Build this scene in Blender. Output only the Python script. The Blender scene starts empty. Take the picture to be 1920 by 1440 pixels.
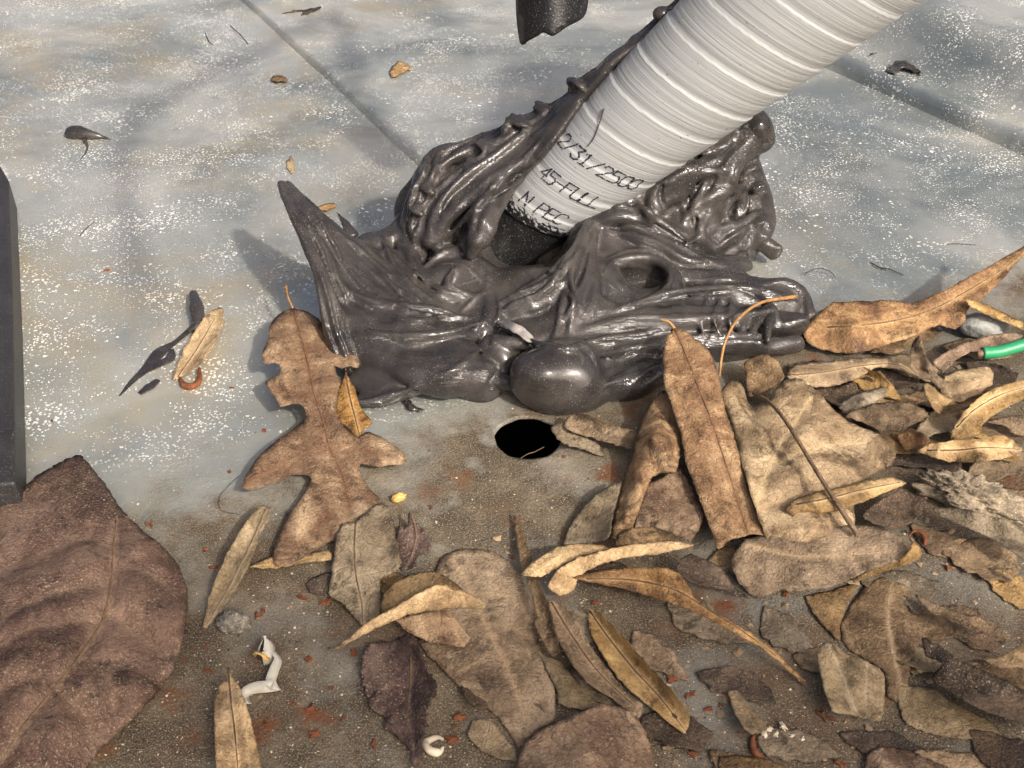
import bpy, bmesh, math, random
import numpy as np
from mathutils import Vector
from mathutils.geometry import delaunay_2d_cdt

# ------------------------------------------------------------------ camera, world, sun, exposure
CM = 0.01                                   # everything below is laid out in centimetres
PITCH = math.radians(37); DIST = 43.0; HFOV = math.radians(48)
FPX = 960 / math.tan(HFOV / 2)
CAM = np.array([0, -DIST * math.cos(PITCH), DIST * math.sin(PITCH)])
RIGHT = np.array([1.0, 0, 0]); UP = np.array([0, math.sin(PITCH), math.cos(PITCH)])
BACK = np.array([0, -math.cos(PITCH), math.sin(PITCH)])
SUN_AZ, SUN_EL = math.radians(-53), math.radians(40)
SUNV = np.array([math.cos(SUN_AZ) * math.cos(SUN_EL), math.sin(SUN_AZ) * math.cos(SUN_EL), math.sin(SUN_EL)])

scene = bpy.context.scene
COL = scene.collection
cam = bpy.data.objects.new('camera', bpy.data.cameras.new('camera'))
COL.objects.link(cam); scene.camera = cam
cam.data.sensor_fit = 'HORIZONTAL'; cam.data.angle = HFOV
cam.data.clip_start = 0.01; cam.data.clip_end = 50
cam.location = CAM * CM
cam.rotation_euler = (math.pi / 2 - PITCH, 0, 0)

world = bpy.data.worlds.new('World'); scene.world = world; world.use_nodes = True
wn = world.node_tree.nodes; wl = world.node_tree.links
sky = wn.new('ShaderNodeTexSky'); sky.sky_type = 'NISHITA'; sky.sun_disc = False
sky.sun_elevation = SUN_EL; sky.sun_rotation = math.pi / 2 - SUN_AZ
sky.dust_density = 9.0; sky.air_density = 0.5; sky.ozone_density = 0.0
wl.new(sky.outputs[0], wn['Background'].inputs[0]); wn['Background'].inputs[1].default_value = 0.15

sun = bpy.data.objects.new('sun', bpy.data.lights.new('sun', 'SUN'))
COL.objects.link(sun); sun.data.energy = 3.2; sun.data.angle = math.radians(2.4)
sun.data.color = (1.0, 0.95, 0.88)
sun.rotation_euler = Vector(SUNV).to_track_quat('Z', 'Y').to_euler()
scene.view_settings.view_transform = 'Standard'; scene.view_settings.look = 'None'
scene.view_settings.gamma = 1.0; scene.view_settings.exposure = 0.40
scene.cycles.max_bounces = 5; scene.cycles.diffuse_bounces = 3; scene.cycles.glossy_bounces = 2; scene.cycles.transmission_bounces = 2

# ------------------------------------------------------------------ helpers
rnd = random.Random(7); rng = np.random.default_rng(7)

def ray(px, py): return (px - 960) / FPX * RIGHT - (py - 720) / FPX * UP - BACK
def at(px, py, h=0.0):
    d = ray(px, py); return CAM + d * ((h - CAM[2]) / d[2])
def at_depth(px, py, t): return CAM + ray(px, py) * t
def sstep(a, b, x):
    t = np.clip((x - a) / (b - a), 0, 1); return t * t * (3 - 2 * t)

_perm = rng.random((64, 64, 64)).astype(np.float32)
def vnoise(p, f, seed=0):
    q = np.asarray(p, dtype=np.float32) * f + seed * 17.31
    i = np.floor(q).astype(np.int32); t = q - i; t = t * t * (3 - 2 * t); i &= 63; j = (i + 1) & 63
    x0, y0, z0 = i[..., 0], i[..., 1], i[..., 2]; x1, y1, z1 = j[..., 0], j[..., 1], j[..., 2]
    tx, ty, tz = t[..., 0], t[..., 1], t[..., 2]
    a = _perm[x0, y0, z0] * (1 - tx) + _perm[x1, y0, z0] * tx
    b = _perm[x0, y1, z0] * (1 - tx) + _perm[x1, y1, z0] * tx
    c = _perm[x0, y0, z1] * (1 - tx) + _perm[x1, y0, z1] * tx
    d = _perm[x0, y1, z1] * (1 - tx) + _perm[x1, y1, z1] * tx
    return ((a * (1 - ty) + b * ty) * (1 - tz) + (c * (1 - ty) + d * ty) * tz) * 2 - 1

def catmull(pts, n, closed=False):
    P = np.asarray(pts, float); m = len(P)
    if closed: Q = np.vstack([P[-1], P, P[0], P[1]]); segs = m
    else: Q = np.vstack([2 * P[0] - P[1], P, 2 * P[-1] - P[-2]]); segs = m - 1
    u = np.linspace(0, segs, n, endpoint=not closed); k = np.minimum(u.astype(int), segs - 1); t = (u - k)[:, None]
    a, b, c, d = Q[k], Q[k + 1], Q[k + 2], Q[k + 3]
    return 0.5 * (2 * b + (c - a) * t + (2 * a - 5 * b + 4 * c - d) * t ** 2 + (3 * b - a - 3 * c + d) * t ** 3)

def tag(o, label=None, cat=None, group=None, kind=None):
    for k, v in (('label', label), ('category', cat), ('group', group), ('kind', kind)):
        if v: o[k] = v
    return o

def empty(name, loc):
    o = bpy.data.objects.new(name, None); COL.objects.link(o)
    o.location = np.asarray(loc) * CM; o.empty_display_size = 0.01; return o

def mesh_obj(name, verts, faces, mat, parent=None, origin=None, smooth=True, attrs=None):
    """verts in world cm; the object's origin sits at 'origin' (or at the parent's)."""
    V = np.asarray(verts, float)
    o0 = np.asarray(origin if origin is not None else (0, 0, 0), float)
    if parent is not None: o0 = np.array(parent.location) / CM; pp = parent.parent
    if parent is not None and parent.parent is not None: o0 = o0 + np.array(parent.parent.location) / CM
    me = bpy.data.meshes.new(name)
    me.from_pydata(((V - o0) * CM).tolist(), [], faces if isinstance(faces, list) else faces.tolist())
    if smooth: me.polygons.foreach_set('use_smooth', np.ones(len(me.polygons), bool))
    for k, a in (attrs or {}).items():
        at_ = me.attributes.new(k, 'FLOAT', 'POINT'); at_.data.foreach_set('value', np.asarray(a, np.float32))
    me.materials.append(mat); me.update()
    o = bpy.data.objects.new(name, me); COL.objects.link(o)
    if parent is not None: o.parent = parent
    else: o.location = o0 * CM
    return o

def tube_geo(pts, rad, n=40, seg=8, flat=1.0):
    P = catmull(pts, n); r = np.interp(np.linspace(0, 1, n), np.linspace(0, 1, len(rad)), rad) if hasattr(rad, '__len__') else np.full(n, rad)
    T = np.gradient(P, axis=0); T /= np.linalg.norm(T, axis=1)[:, None] + 1e-9
    V = []
    for i in range(n):
        up = np.array([0, 0, 1.0]) if abs(T[i][2]) < .9 else np.array([0, 1.0, 0])
        b = np.cross(T[i], up); b /= np.linalg.norm(b); c = np.cross(b, T[i])
        for k in range(seg):
            a = 2 * math.pi * k / seg; V.append(P[i] + r[i] * (math.cos(a) * b + flat * math.sin(a) * c))
    Fc = [[i * seg + k, i * seg + (k + 1) % seg, (i + 1) * seg + (k + 1) % seg, (i + 1) * seg + k] for i in range(n - 1) for k in range(seg)]
    Fc.append(list(range(seg))[::-1]); Fc.append([(n - 1) * seg + k for k in range(seg)])
    return np.array(V), Fc

# ------------------------------------------------------------------ materials
class NT:
    def __init__(s, name):
        s.m = bpy.data.materials.new(name); s.m.use_nodes = True
        s.n = s.m.node_tree.nodes; s.l = s.m.node_tree.links; s.b = s.n['Principled BSDF']
        tc = s.n.new('ShaderNodeTexCoord'); s.obj = tc.outputs['Object']
    def put(s, sock, v):
        if hasattr(v, 'is_output'): s.l.new(v, sock)
        else: sock.default_value = v
    def math(s, op, a, b=0.0, c=None, clamp=False):
        n = s.n.new('ShaderNodeMath'); n.operation = op; n.use_clamp = clamp
        s.put(n.inputs[0], a); s.put(n.inputs[1], b)
        if c is not None: s.put(n.inputs[2], c)
        return n.outputs[0]
    def vmath(s, op, a, b):
        n = s.n.new('ShaderNodeVectorMath'); n.operation = op; s.put(n.inputs[0], a); s.put(n.inputs[1], b); return n.outputs[0]
    def noise(s, scale, detail=3, rough=.55, vec=None, dist=0.0, color=False):
        n = s.n.new('ShaderNodeTexNoise'); s.l.new(vec or s.obj, n.inputs['Vector'])
        n.inputs['Scale'].default_value = scale; n.inputs['Detail'].default_value = detail
        n.inputs['Roughness'].default_value = rough; n.inputs['Distortion'].default_value = dist
        return n.outputs['Color' if color else 'Fac']
    def voro(s, scale, vec=None, feature='F1', rand=1.0):
        n = s.n.new('ShaderNodeTexVoronoi'); n.feature = feature; s.l.new(vec or s.obj, n.inputs['Vector'])
        n.inputs['Scale'].default_value = scale; n.inputs['Randomness'].default_value = rand
        return n.outputs
    def ramp(s, fac, stops, interp='LINEAR'):
        n = s.n.new('ShaderNodeValToRGB'); e = n.color_ramp; e.interpolation = interp
        while len(e.elements) < len(stops): e.elements.new(0.5)
        for el, (p, c) in zip(e.elements, stops):
            el.position = p; el.color = (*c, 1) if hasattr(c, '__len__') else (c, c, c, 1)
        s.put(n.inputs[0], fac); return n.outputs[0]
    def mix(s, fac, a, b, mode='MIX'):
        n = s.n.new('ShaderNodeMix'); n.data_type = 'RGBA'; n.blend_type = mode
        s.put(n.inputs[0], fac)
        for k, v in ((6, a), (7, b)):
            if isinstance(v, tuple): v = (*v, 1)
            s.put(n.inputs[k], v)
        return n.outputs[2]
    def attr(s, name):
        n = s.n.new('ShaderNodeAttribute'); n.attribute_name = name; return n.outputs['Fac']
    def bump(s, h, strength=.5, dist=.0005, prev=None):
        n = s.n.new('ShaderNodeBump'); n.inputs['Strength'].default_value = strength; n.inputs['Distance'].default_value = dist
        s.put(n.inputs['Height'], h)
        if prev is not None: s.l.new(prev, n.inputs['Normal'])
        return n.outputs[0]
    def rand(s): return s.n.new('ShaderNodeObjectInfo').outputs['Random']
    def finish(s, color=None, rough=None, metal=None, normal=None, spec=None):
        if color is not None: s.put(s.b.inputs['Base Color'], (*color, 1) if isinstance(color, tuple) else color)
        if rough is not None: s.put(s.b.inputs['Roughness'], rough)
        if metal is not None: s.put(s.b.inputs['Metallic'], metal)
        if spec is not None: s.put(s.b.inputs['Specular IOR Level'], spec)
        if normal is not None: s.l.new(normal, s.b.inputs['Normal'])
        return s.m

HOLE = at(990, 820, 0); HOLE_R = 1.18

def mat_sheet():
    s = NT('galvanised_sheet')
    sep = s.n.new('ShaderNodeSeparateXYZ'); s.l.new(s.obj, sep.inputs[0]); X, Y = sep.outputs[0], sep.outputs[1]
    big = s.noise(7, 4, .6, dist=.6); mid = s.noise(38, 5, .6)
    base = s.ramp(big, [(.36, (.20, .220, .203)), (.5, (.335, .352, .320)), (.62, (.51, .515, .455))])
    base = s.mix(s.ramp(s.math('ADD', X, s.math('MULTIPLY', big, .35)), [(.16, 0.0), (.34, .72)]), base, (.21, .245, .25))
    film = s.ramp(s.noise(11, 5, .62, s.vmath('ADD', s.obj, (3, 1, 0)), .8), [(.46, 0.0), (.66, 1.0)])
    film = s.math('MULTIPLY', film, s.math('MULTIPLY_ADD', X, -2.4, .62, True))
    c = s.mix(s.math('MULTIPLY', film, .85), base, (.50, .415, .265))
    c = s.mix(s.math('MULTIPLY', s.ramp(s.noise(9, 4, .62, s.vmath('ADD', s.obj, (6, 3, 0)), .6), [(.45, 0.0), (.64, 1.0)]), .65), c, (.68, .665, .585))
    c = s.mix(s.math('MULTIPLY', s.ramp(mid, [(.44, 0.0), (.68, 1.0)]), .45), c, (.43, .44, .405))
    # spangle flecks and white zinc bloom
    v1 = s.voro(330, s.vmath('ADD', s.obj, s.vmath('MULTIPLY', s.noise(500, 2, color=True), (.0025, .0025, .0))))
    dens = s.ramp(s.noise(26, 4, .6), [(.42, .02), (.68, .29)])
    f1 = s.math('LESS_THAN', v1['Distance'], dens)
    v2 = s.voro(720, s.vmath('ADD', s.obj, (.3, .1, 0)))
    f2 = s.math('LESS_THAN', v2['Distance'], s.ramp(s.noise(30, 4, .65, s.vmath('ADD', s.obj, (1, 2, 0))), [(.37, 0.05), (.62, .36)]))
    v3 = s.voro(150, s.vmath('ADD', s.obj, s.vmath('MULTIPLY', s.noise(260, 3, color=True), (.006, .006, 0))))
    f3 = s.math('LESS_THAN', v3['Distance'], s.ramp(s.noise(19, 3, .6, s.vmath('ADD', s.obj, (5, 2, 0))), [(.54, 0.0), (.78, .16)]))
    fleck = s.math('MAXIMUM', s.math('MAXIMUM', f1, f2), f3)
    fleckf = s.math('MULTIPLY', fleck, s.ramp(s.noise(420, 2), [(.36, .05), (.66, .9)]))
    # dirt: tan silt over the low front part of the sheet
    edge = s.math('ADD', s.math('MULTIPLY', s.noise(16, 5, .65), .16), s.math('MULTIPLY', s.noise(90, 4, .6), .05))
    dl = s.math('ADD', s.math('MULTIPLY', Y, -1.0), s.math('MULTIPLY', X, .42))         # grows towards the near right
    dirt = s.ramp(s.math('ADD', dl, edge), [(.094, 0.0), (.140, 1.0)])
    dcol = s.ramp(s.noise(60, 5, .7), [(.34, (.026, .019, .0115)), (.5, (.066, .051, .032)), (.66, (.140, .115, .077))])
    dcol = s.mix(s.ramp(s.noise(1900, 2, .7), [(.5, 0.0), (.66, .8)]), dcol, (.30, .235, .145))
    dcol = s.mix(s.ramp(s.noise(1500, 2, .7, s.vmath('ADD', s.obj, (1, 1, 0))), [(.56, 0.0), (.68, .8)]), dcol, (.04, .03, .02))
    dcol = s.mix(s.ramp(s.noise(21, 4, .65, s.vmath('ADD', s.obj, (7, 2, 0))), [(.52, 0.0), (.68, .45)]), dcol, (.085, .036, .013))
    thin = s.ramp(s.noise(24, 5, .65, s.vmath('ADD', s.obj, (9, 4, 0))), [(.30, .62), (.50, 1.0)])
    dm = s.math('MULTIPLY', dirt, thin)
    c = s.mix(s.math('MULTIPLY', fleckf, s.ramp(s.math('ADD', dl, edge), [(.045, 1.0), (.105, .08)])), c, (.82, .81, .77))
    c = s.mix(dm, c, dcol)
    # grime specks and rust bleeding
    gr = s.math('MULTIPLY', s.ramp(s.noise(420, 4, .75), [(.60, 0.0), (.70, .75)]), s.ramp(s.noise(22, 3), [(.45, 0.0), (.62, 1.0)]))
    c = s.mix(s.math('MULTIPLY', gr, .7), c, (.10, .075, .05))
    v4 = s.voro(46, s.vmath('ADD', s.obj, s.vmath('MULTIPLY', s.noise(160, 3, color=True), (.016, .016, 0))))
    rs = s.math('MULTIPLY', s.ramp(v4['Distance'], [(.06, 1.0), (.26, 0.0)]), s.ramp(s.noise(9, 3, .6, s.vmath('ADD', s.obj, (4, 4, 0))), [(.42, 0.0), (.6, 1.0)]))
    rs = s.math('MULTIPLY', rs, s.math('MULTIPLY_ADD', dirt, .85, .10))
    c = s.mix(rs, c, (.125, .043, .013))
    # silt gathered against the black block on the far left
    lx = s.math('ADD', s.math('MULTIPLY_ADD', Y, .46, .211), X)
    lb = s.ramp(s.math('ADD', lx, s.math('MULTIPLY', s.noise(60, 4, .6), .012)), [(.006, 1.0), (.026, 0.0)])
    c = s.mix(s.math('MULTIPLY', lb, .8), c, (.20, .125, .065))
    h = s.math('ADD', s.math('MULTIPLY', s.noise(900, 3, .6), s.math('MULTIPLY_ADD', dm, 2.4, .25)), s.math('MULTIPLY', fleck, .25))
    nrm = s.bump(h, .5, .0004)
    scr = s.noise(60, 3, .6, s.vmath('MULTIPLY', s.obj, (1, 9, 1)))
    nrm = s.bump(s.noise(14, 3, .5), .5, .004, nrm)
    rough = s.math('ADD', s.math('MULTIPLY_ADD', dm, .45, .22), s.math('MULTIPLY', scr, .18))
    return s.finish(c, rough, s.math('MULTIPLY_ADD', s.math('MAXIMUM', dm, fleck), -.55, .55), nrm)

def mat_sealant():
    s = NT('wet_grey_sealant')
    sv = s.attr('stroke_v')
    n1 = s.noise(120, 4, .6)
    c = s.ramp(n1, [(.3, (.019, .0168, .0162)), (.55, (.031, .0275, .0262)), (.75, (.049, .0432, .0405))])
    dust = s.ramp(s.noise(2100, 2, .6), [(.655, 0.0), (.70, 1.0)])
    dust = s.math('MULTIPLY', dust, s.ramp(s.noise(60, 3, .6), [(.42, .1), (.62, 1.0)]))
    c = s.mix(s.math('MULTIPLY', dust, .85), c, (.42, .36, .27))
    film = s.ramp(s.noise(45, 4, .6, s.vmath('ADD', s.obj, (3, 3, 3))), [(.45, 0.0), (.66, 1.0)])
    c = s.mix(s.math('MULTIPLY', film, .5), c, (.072, .062, .054))
    comb = s.n.new('ShaderNodeCombineXYZ'); s.put(comb.inputs[0], s.math('MULTIPLY', sv, 1.0))
    sep = s.n.new('ShaderNodeSeparateXYZ'); s.l.new(s.obj, sep.inputs[0])
    for i in (1, 2): s.put(comb.inputs[i], s.math('MULTIPLY', sep.outputs[i], 6.0))
    st = s.noise(9.0, 4, .6, comb.outputs[0], 0.0)
    nrm = s.bump(st, .38, .0009)
    nrm = s.bump(s.noise(130, 2, .5, dist=1.2), .10, .0020, nrm)
    nrm = s.bump(dust, .6, .0003, nrm)
    rough = s.math('ADD', s.math('MULTIPLY_ADD', film, .22, .11), s.math('MULTIPLY', dust, .5))
    return s.finish(c, rough, 0.0, nrm, .5)

def mat_leaf(name, dark, mid, light, vein=None, speck=.6, rough=.62, dust=.5, mott=38):
    s = NT(name)
    r = s.rand()
    off = s.n.new('ShaderNodeCombineXYZ'); s.put(off.inputs[0], r); s.put(off.inputs[1], s.math('MULTIPLY', r, 7.3)); s.put(off.inputs[2], s.math('MULTIPLY', r, 3.1))
    p = s.vmath('ADD', s.obj, off.outputs[0])
    m1 = s.noise(mott, 6, .68, p, .9)
    c = s.ramp(m1, [(.34, dark), (.49, mid), (.63, light)])
    st = s.noise(mott * 2.6, 5, .7, s.vmath('ADD', p, (2, 9, 4)), .5)
    c = s.mix(s.ramp(st, [(.36, .85), (.47, 0.0)]), c, tuple(v * .5 for v in dark))
    c = s.mix(s.ramp(st, [(.56, 0.0), (.70, .7)]), c, tuple(min(1, v * 1.25) for v in light))
    hsv = s.n.new('ShaderNodeHueSaturation'); s.l.new(c, hsv.inputs['Color'])
    s.put(hsv.inputs['Value'], s.math('MULTIPLY_ADD', r, .4, .78)); s.put(hsv.inputs['Saturation'], s.math('MULTIPLY_ADD', s.math('FRACT', s.math('MULTIPLY', r, 13.7)), .35, .88))
    c = hsv.outputs[0]
    ed = s.attr('edge')
    c = s.mix(s.math('MULTIPLY', s.ramp(ed, [(0.0, 1.0), (.06, 0.0)]), .4), c, tuple(v * .6 for v in dark))
    # net of fine veins
    net = s.voro(420, s.vmath('ADD', p, s.vmath('MULTIPLY', s.noise(300, 2, color=True, vec=p), (.003, .003, .003))), 'DISTANCE_TO_EDGE')['Distance']
    nv = s.ramp(net, [(.0, 1.0), (.10, 0.0)])
    c = s.mix(s.math('MULTIPLY', nv, .22), c, tuple(v * .5 for v in dark))
    ve = s.attr('vein')
    vc = vein or tuple(min(1, v * 1.15) for v in light)
    c = s.mix(s.math('MULTIPLY', ve, .7), c, vc)
    gr = s.noise(1500, 3, .75, p)
    c = s.mix(s.math('MULTIPLY', s.ramp(gr, [(.32, 1.0), (.43, 0.0)]), speck), c, tuple(v * .28 for v in dark))
    ds = s.math('MULTIPLY', s.ramp(gr, [(.57, 0.0), (.66, 1.0)]), s.math('MULTIPLY', s.ramp(s.noise(mott * 1.5, 3, .6, s.vmath('ADD', p, (8, 1, 2))), [(.36, .2), (.6, 1.0)]), dust))
    c = s.mix(ds, c, (.47, .39, .26))
    nrm = s.bump(s.noise(110, 6, .72, p), .65, .0022)
    nrm = s.bump(s.math('MULTIPLY_ADD', nv, -.5, ve), .40, .0008, nrm)
    nrm = s.bump(gr, .7, .0005, nrm)
    return s.finish(c, s.math('MULTIPLY_ADD', m1, .3, rough - .15), 0.0, nrm, .35)

def mat_plain(name, col, rough=.6, var=.25, scale=120, bump=.3, metal=0.0, speck=None):
    s = NT(name)
    c = s.ramp(s.noise(scale, 4, .6), [(.3, tuple(v * (1 - var) for v in col)), (.7, tuple(min(1, v * (1 + var)) for v in col))])
    if speck: c = s.mix(s.ramp(s.noise(1800, 2, .6), [(.62, 0.0), (.68, 1.0)]), c, speck)
    return s.finish(c, rough, metal, s.bump(s.noise(scale * 5, 3), bump, .0006))

M = {}
M['sheet'] = mat_sheet()
M['sealant'] = mat_sealant()
M['tan'] = mat_leaf('dry_tan_leaf', (.150, .092, .042), (.35, .236, .118), (.58, .425, .235))
M['brown'] = mat_leaf('dry_brown_leaf', (.072, .045, .024), (.175, .115, .062), (.33, .236, .138))
M['grey'] = mat_leaf('grey_brown_leaf', (.092, .068, .042), (.195, .150, .095), (.33, .265, .178))
M['dark'] = mat_leaf('dark_brown_leaf', (.030, .020, .014), (.066, .045, .030), (.125, .090, .062))
M['orange'] = mat_leaf('orange_brown_leaf', (.085, .042, .018), (.24, .128, .052), (.44, .275, .120), speck=.7)
M['red'] = mat_leaf('red_brown_leaf', (.030, .0155, .0105), (.076, .040, .027), (.150, .092, .062), vein=(.20, .135, .09), dust=.6, mott=20)
M['rust_leaf'] = mat_leaf('russet_leaf', (.080, .042, .023), (.190, .118, .068), (.38, .270, .165), vein=(.13, .055, .026))
M['purple'] = mat_leaf('purple_brown_leaf', (.035, .021, .018), (.075, .048, .041), (.140, .100, .082), dust=.7)
M['rib'] = mat_plain('leaf_midrib', (.12, .070, .035), .55, .5, 260, .5)
M['void'] = mat_plain('black_void', (.004, .004, .004), .9)
M['block'] = mat_plain('black_rubber_block', (.022, .021, .021), .5, .3, 60, .3, speck=(.12, .11, .10))
M['black'] = mat_plain('black_tape', (.012, .012, .013), .32, .3, 200, .3, speck=(.16, .15, .13))
M['rust'] = mat_plain('rust_flake', (.15, .046, .014), .8, .5, 500, .8)
M['twig'] = mat_plain('orange_twig', (.30, .155, .05), .55, .5, 300, .6)
M['stem'] = mat_plain('brown_stem', (.12, .075, .04), .6, .5, 250, .6, speck=(.35, .27, .18))
M['thread'] = mat_plain('dark_thread', (.03, .022, .018), .6)
M['green'] = mat_plain('green_wire_jacket', (.022, .24, .10), .4, .15, 150, .2)
M['copper'] = mat_plain('dull_conductor', (.16, .10, .06), .5, .4)
M['shell'] = mat_plain('white_shaving', (.42, .41, .35), .4, .2, 200, .2)
M['amber'] = mat_plain('amber_shaving', (.55, .34, .10), .4, .3, 200, .2)
M['stone'] = mat_plain('speckled_pebble', (.16, .145, .12), .8, .7, 500, 1.0, speck=(.5, .45, .33))
M['gravel'] = mat_plain('grey_pebble', (.27, .27, .25), .7, .3, 200, .6)
M['lichen'] = mat_plain('lichen_bark', (.25, .20, .135), .9, .65, 260, 1.0, speck=(.55, .47, .33))
M['crumb'] = mat_plain('leaf_crumb', (.17, .12, .075), .8, .6, 60, .6)
M['shred'] = mat_plain('leaf_shred', (.20, .14, .082), .75, .7, 40, .6, speck=(.36, .29, .18))
M['grit'] = mat_plain('pale_grit', (.52, .46, .35), .7, .4, 60, .4)

# ------------------------------------------------------------------ the metal sheet (with its drilled hole)
def line_d(a, b):
    A, B_ = at(*a)[:2], at(*b)[:2]; t = (B_ - A) / np.linalg.norm(B_ - A); n = np.array([-t[1], t[0]])
    if n[0] < 0: n = -n
    return A, n
L1 = line_d((455, 0), (830, 350)); L2 = line_d((1490, 100), (1920, 290)); L3 = line_d((1590, 60), (1920, 205))
PANEL = [(-.16, -.12), (-.05, -.03), (0, .12), (.08, .50), (.28, .86), (.62, .98), (1.0, .84), (1.4, .62), (2.0, .55), (2.7, .60), (3.2, .85), (3.8, 1.6), (4.4, 2.5), (5.1, 3.05), (6.0, 3.3), (7.0, 3.3), (7.25, 3.2), (7.35, 2.8), (8.5, 2.75), (20, 2.7), (60, 2.7)]
def panel_h(x, y):
    d = (x - L2[0][0]) * L2[1][0] + (y - L2[0][1]) * L2[1][1]
    return np.where(d > 0, np.interp(d, [p[0] for p in PANEL], [p[1] for p in PANEL]), 0)
def sheet_h(x, y):
    h = 0 * x
    p = np.stack([x, y, np.zeros_like(x)], -1)
    return h + .10 * vnoise(p, .11, 3) * sstep(4, 12, y) + .03 * vnoise(p, .3, 5) * sstep(2, 8, y)

def build_sheet():
    def axis(a, b, step, lo, hi, c, w):
        v = [a]
        while v[-1] < b: v.append(v[-1] + (.10 if abs(v[-1] - c) < w else step))
        left = []; s = step; x = a
        while x > lo: s *= 1.35; x -= s; left.append(x)
        right = []; s = step; x = v[-1]
        while x < hi: s *= 1.35; x += s; right.append(x)
        return np.array(left[::-1] + v + right)
    xs = axis(-36, 36, .17, -140, 140, HOLE[0], 1.6); ys = axis(-18, 45, .17, -70, 260, HOLE[1], 1.6)
    X, Y = np.meshgrid(xs, ys); Z = sheet_h(X, Y)
    nx, ny = len(xs), len(ys)
    V = np.stack([X.ravel(), Y.ravel(), Z.ravel()], 1)
    i = np.arange(nx - 1)[None] + np.arange(ny - 1)[:, None] * nx
    F = np.stack([i, i + 1, i + 1 + nx, i + nx], -1).reshape(-1, 4)
    cen = V[F].mean(1); rr = np.hypot(cen[:, 0] - HOLE[0], cen[:, 1] - HOLE[1])
    inner = F[rr < HOLE_R]; F = F[rr >= HOLE_R]
    b = np.intersect1d(np.unique(inner), np.unique(F))
    d = V[b, :2] - HOLE[:2]; ang = np.arctan2(d[:, 1], d[:, 0])
    wob = HOLE_R * (1 + .015 * np.sin(5 * ang) + .01 * np.sin(11 * ang))
    V[b, :2] = HOLE[:2] + d / np.linalg.norm(d, axis=1)[:, None] * wob[:, None]
    b = b[np.argsort(ang)]; nb = len(b)
    lip = V[b].copy(); lip[:, 2] -= .12                                  # the thickness of the metal seen in the hole
    n0 = len(V); V = np.vstack([V, lip])
    faces = F.tolist() + [[int(b[k]), int(b[(k + 1) % nb]), n0 + (k + 1) % nb, n0 + k] for k in range(nb)]
    o = mesh_obj('metal_roof', V, faces, M['sheet']); tag(o, 'dull galvanised metal sheet with white flecks and a drilled hole', kind='structure')
    c = HOLE
    bx = [c + np.array([sx * 6, sy * 6, z]) for z in (-.13, -14) for sx, sy in ((-1, -1), (1, -1), (1, 1), (-1, 1))]
    bf = [[4, 5, 6, 7], [0, 1, 5, 4], [1, 2, 6, 5], [2, 3, 7, 6], [3, 0, 4, 7]]
    mesh_obj('duct_interior', bx, bf, M['void'], o, smooth=False)  # box added below; its near-black colour stands in for the darkness in the hole
    def pressed(name, line, prof, t0, t1, label):
        A, n = line; t = np.array([n[1], -n[0]]); tt = np.arange(t0, t1, .5); V = []
        for u in tt:
            for d, z in prof:
                q = A + t * u + n * d; V.append((q[0], q[1], z + float(sheet_h(np.array(q[0]), np.array(q[1])))))
        m = len(prof); F_ = [[a * m + b, (a + 1) * m + b, (a + 1) * m + b + 1, a * m + b + 1] for a in range(len(tt) - 1) for b in range(m - 1)]
        q = mesh_obj(name, V, F_, M['sheet'], o); q['label'] = label
    def dense(p, k=5):
        return catmull(p, (len(p) - 1) * k + 1)
    pressed('lap_seam', L1, dense([(-.30, -.10), (-.12, -.02), (-.02, .16), (.12, .34), (.34, .38), (.9, .28), (1.8, .13), (3.5, .02), (5.0, -.12)]), -40, 36, 'straight raised lap seam')
    pressed('raised_panel', L2, dense(PANEL, 4), -70, 30, 'raised rounded ribs pressed into the metal')
    return o
SHEET = build_sheet()

# ------------------------------------------------------------------ the tape-wrapped pipe
PAX = np.array([.68, -.12, .72]); PAX /= np.linalg.norm(PAX)
PBASE = at(955, 440, 1.2)
_tc = (CAM - PBASE); _tc -= PAX * (_tc @ PAX); PE1 = _tc / np.linalg.norm(_tc); PE2 = np.cross(PAX, PE1)   # PE1 faces the viewer's side, PE2 across
def pipe_r(s): return 1.72 + .072 * np.maximum(s, -1.5)
def on_pipe(s, ang, off=0.0):
    s = np.asarray(s, float); ang = np.asarray(ang, float); r = pipe_r(s) + off
    return PBASE + s[..., None] * PAX + r[..., None] * (np.cos(ang)[..., None] * PE1 + np.sin(ang)[..., None] * PE2)
WHITE0 = 1.78; WRAP = 1.56; SLANT = .75                   # the tape is wound on a slant
def white_edge(ang): return WHITE0 + SLANT * np.sin(ang) + .04 * np.sin(3 * ang)
def wrap_off(s, ang):
    u = (s - SLANT * np.sin(ang) - 7.35) / WRAP - .0 * ang
    f = u - np.floor(u)
    return .028 * f - .026 * np.exp(-((f - .10) / .10) ** 2) - .010 * np.exp(-((f - .30) / .02) ** 2) - .010 * np.exp(-((f - .55) / .02) ** 2) - .008 * np.exp(-((f - .78) / .02) ** 2)

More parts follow.
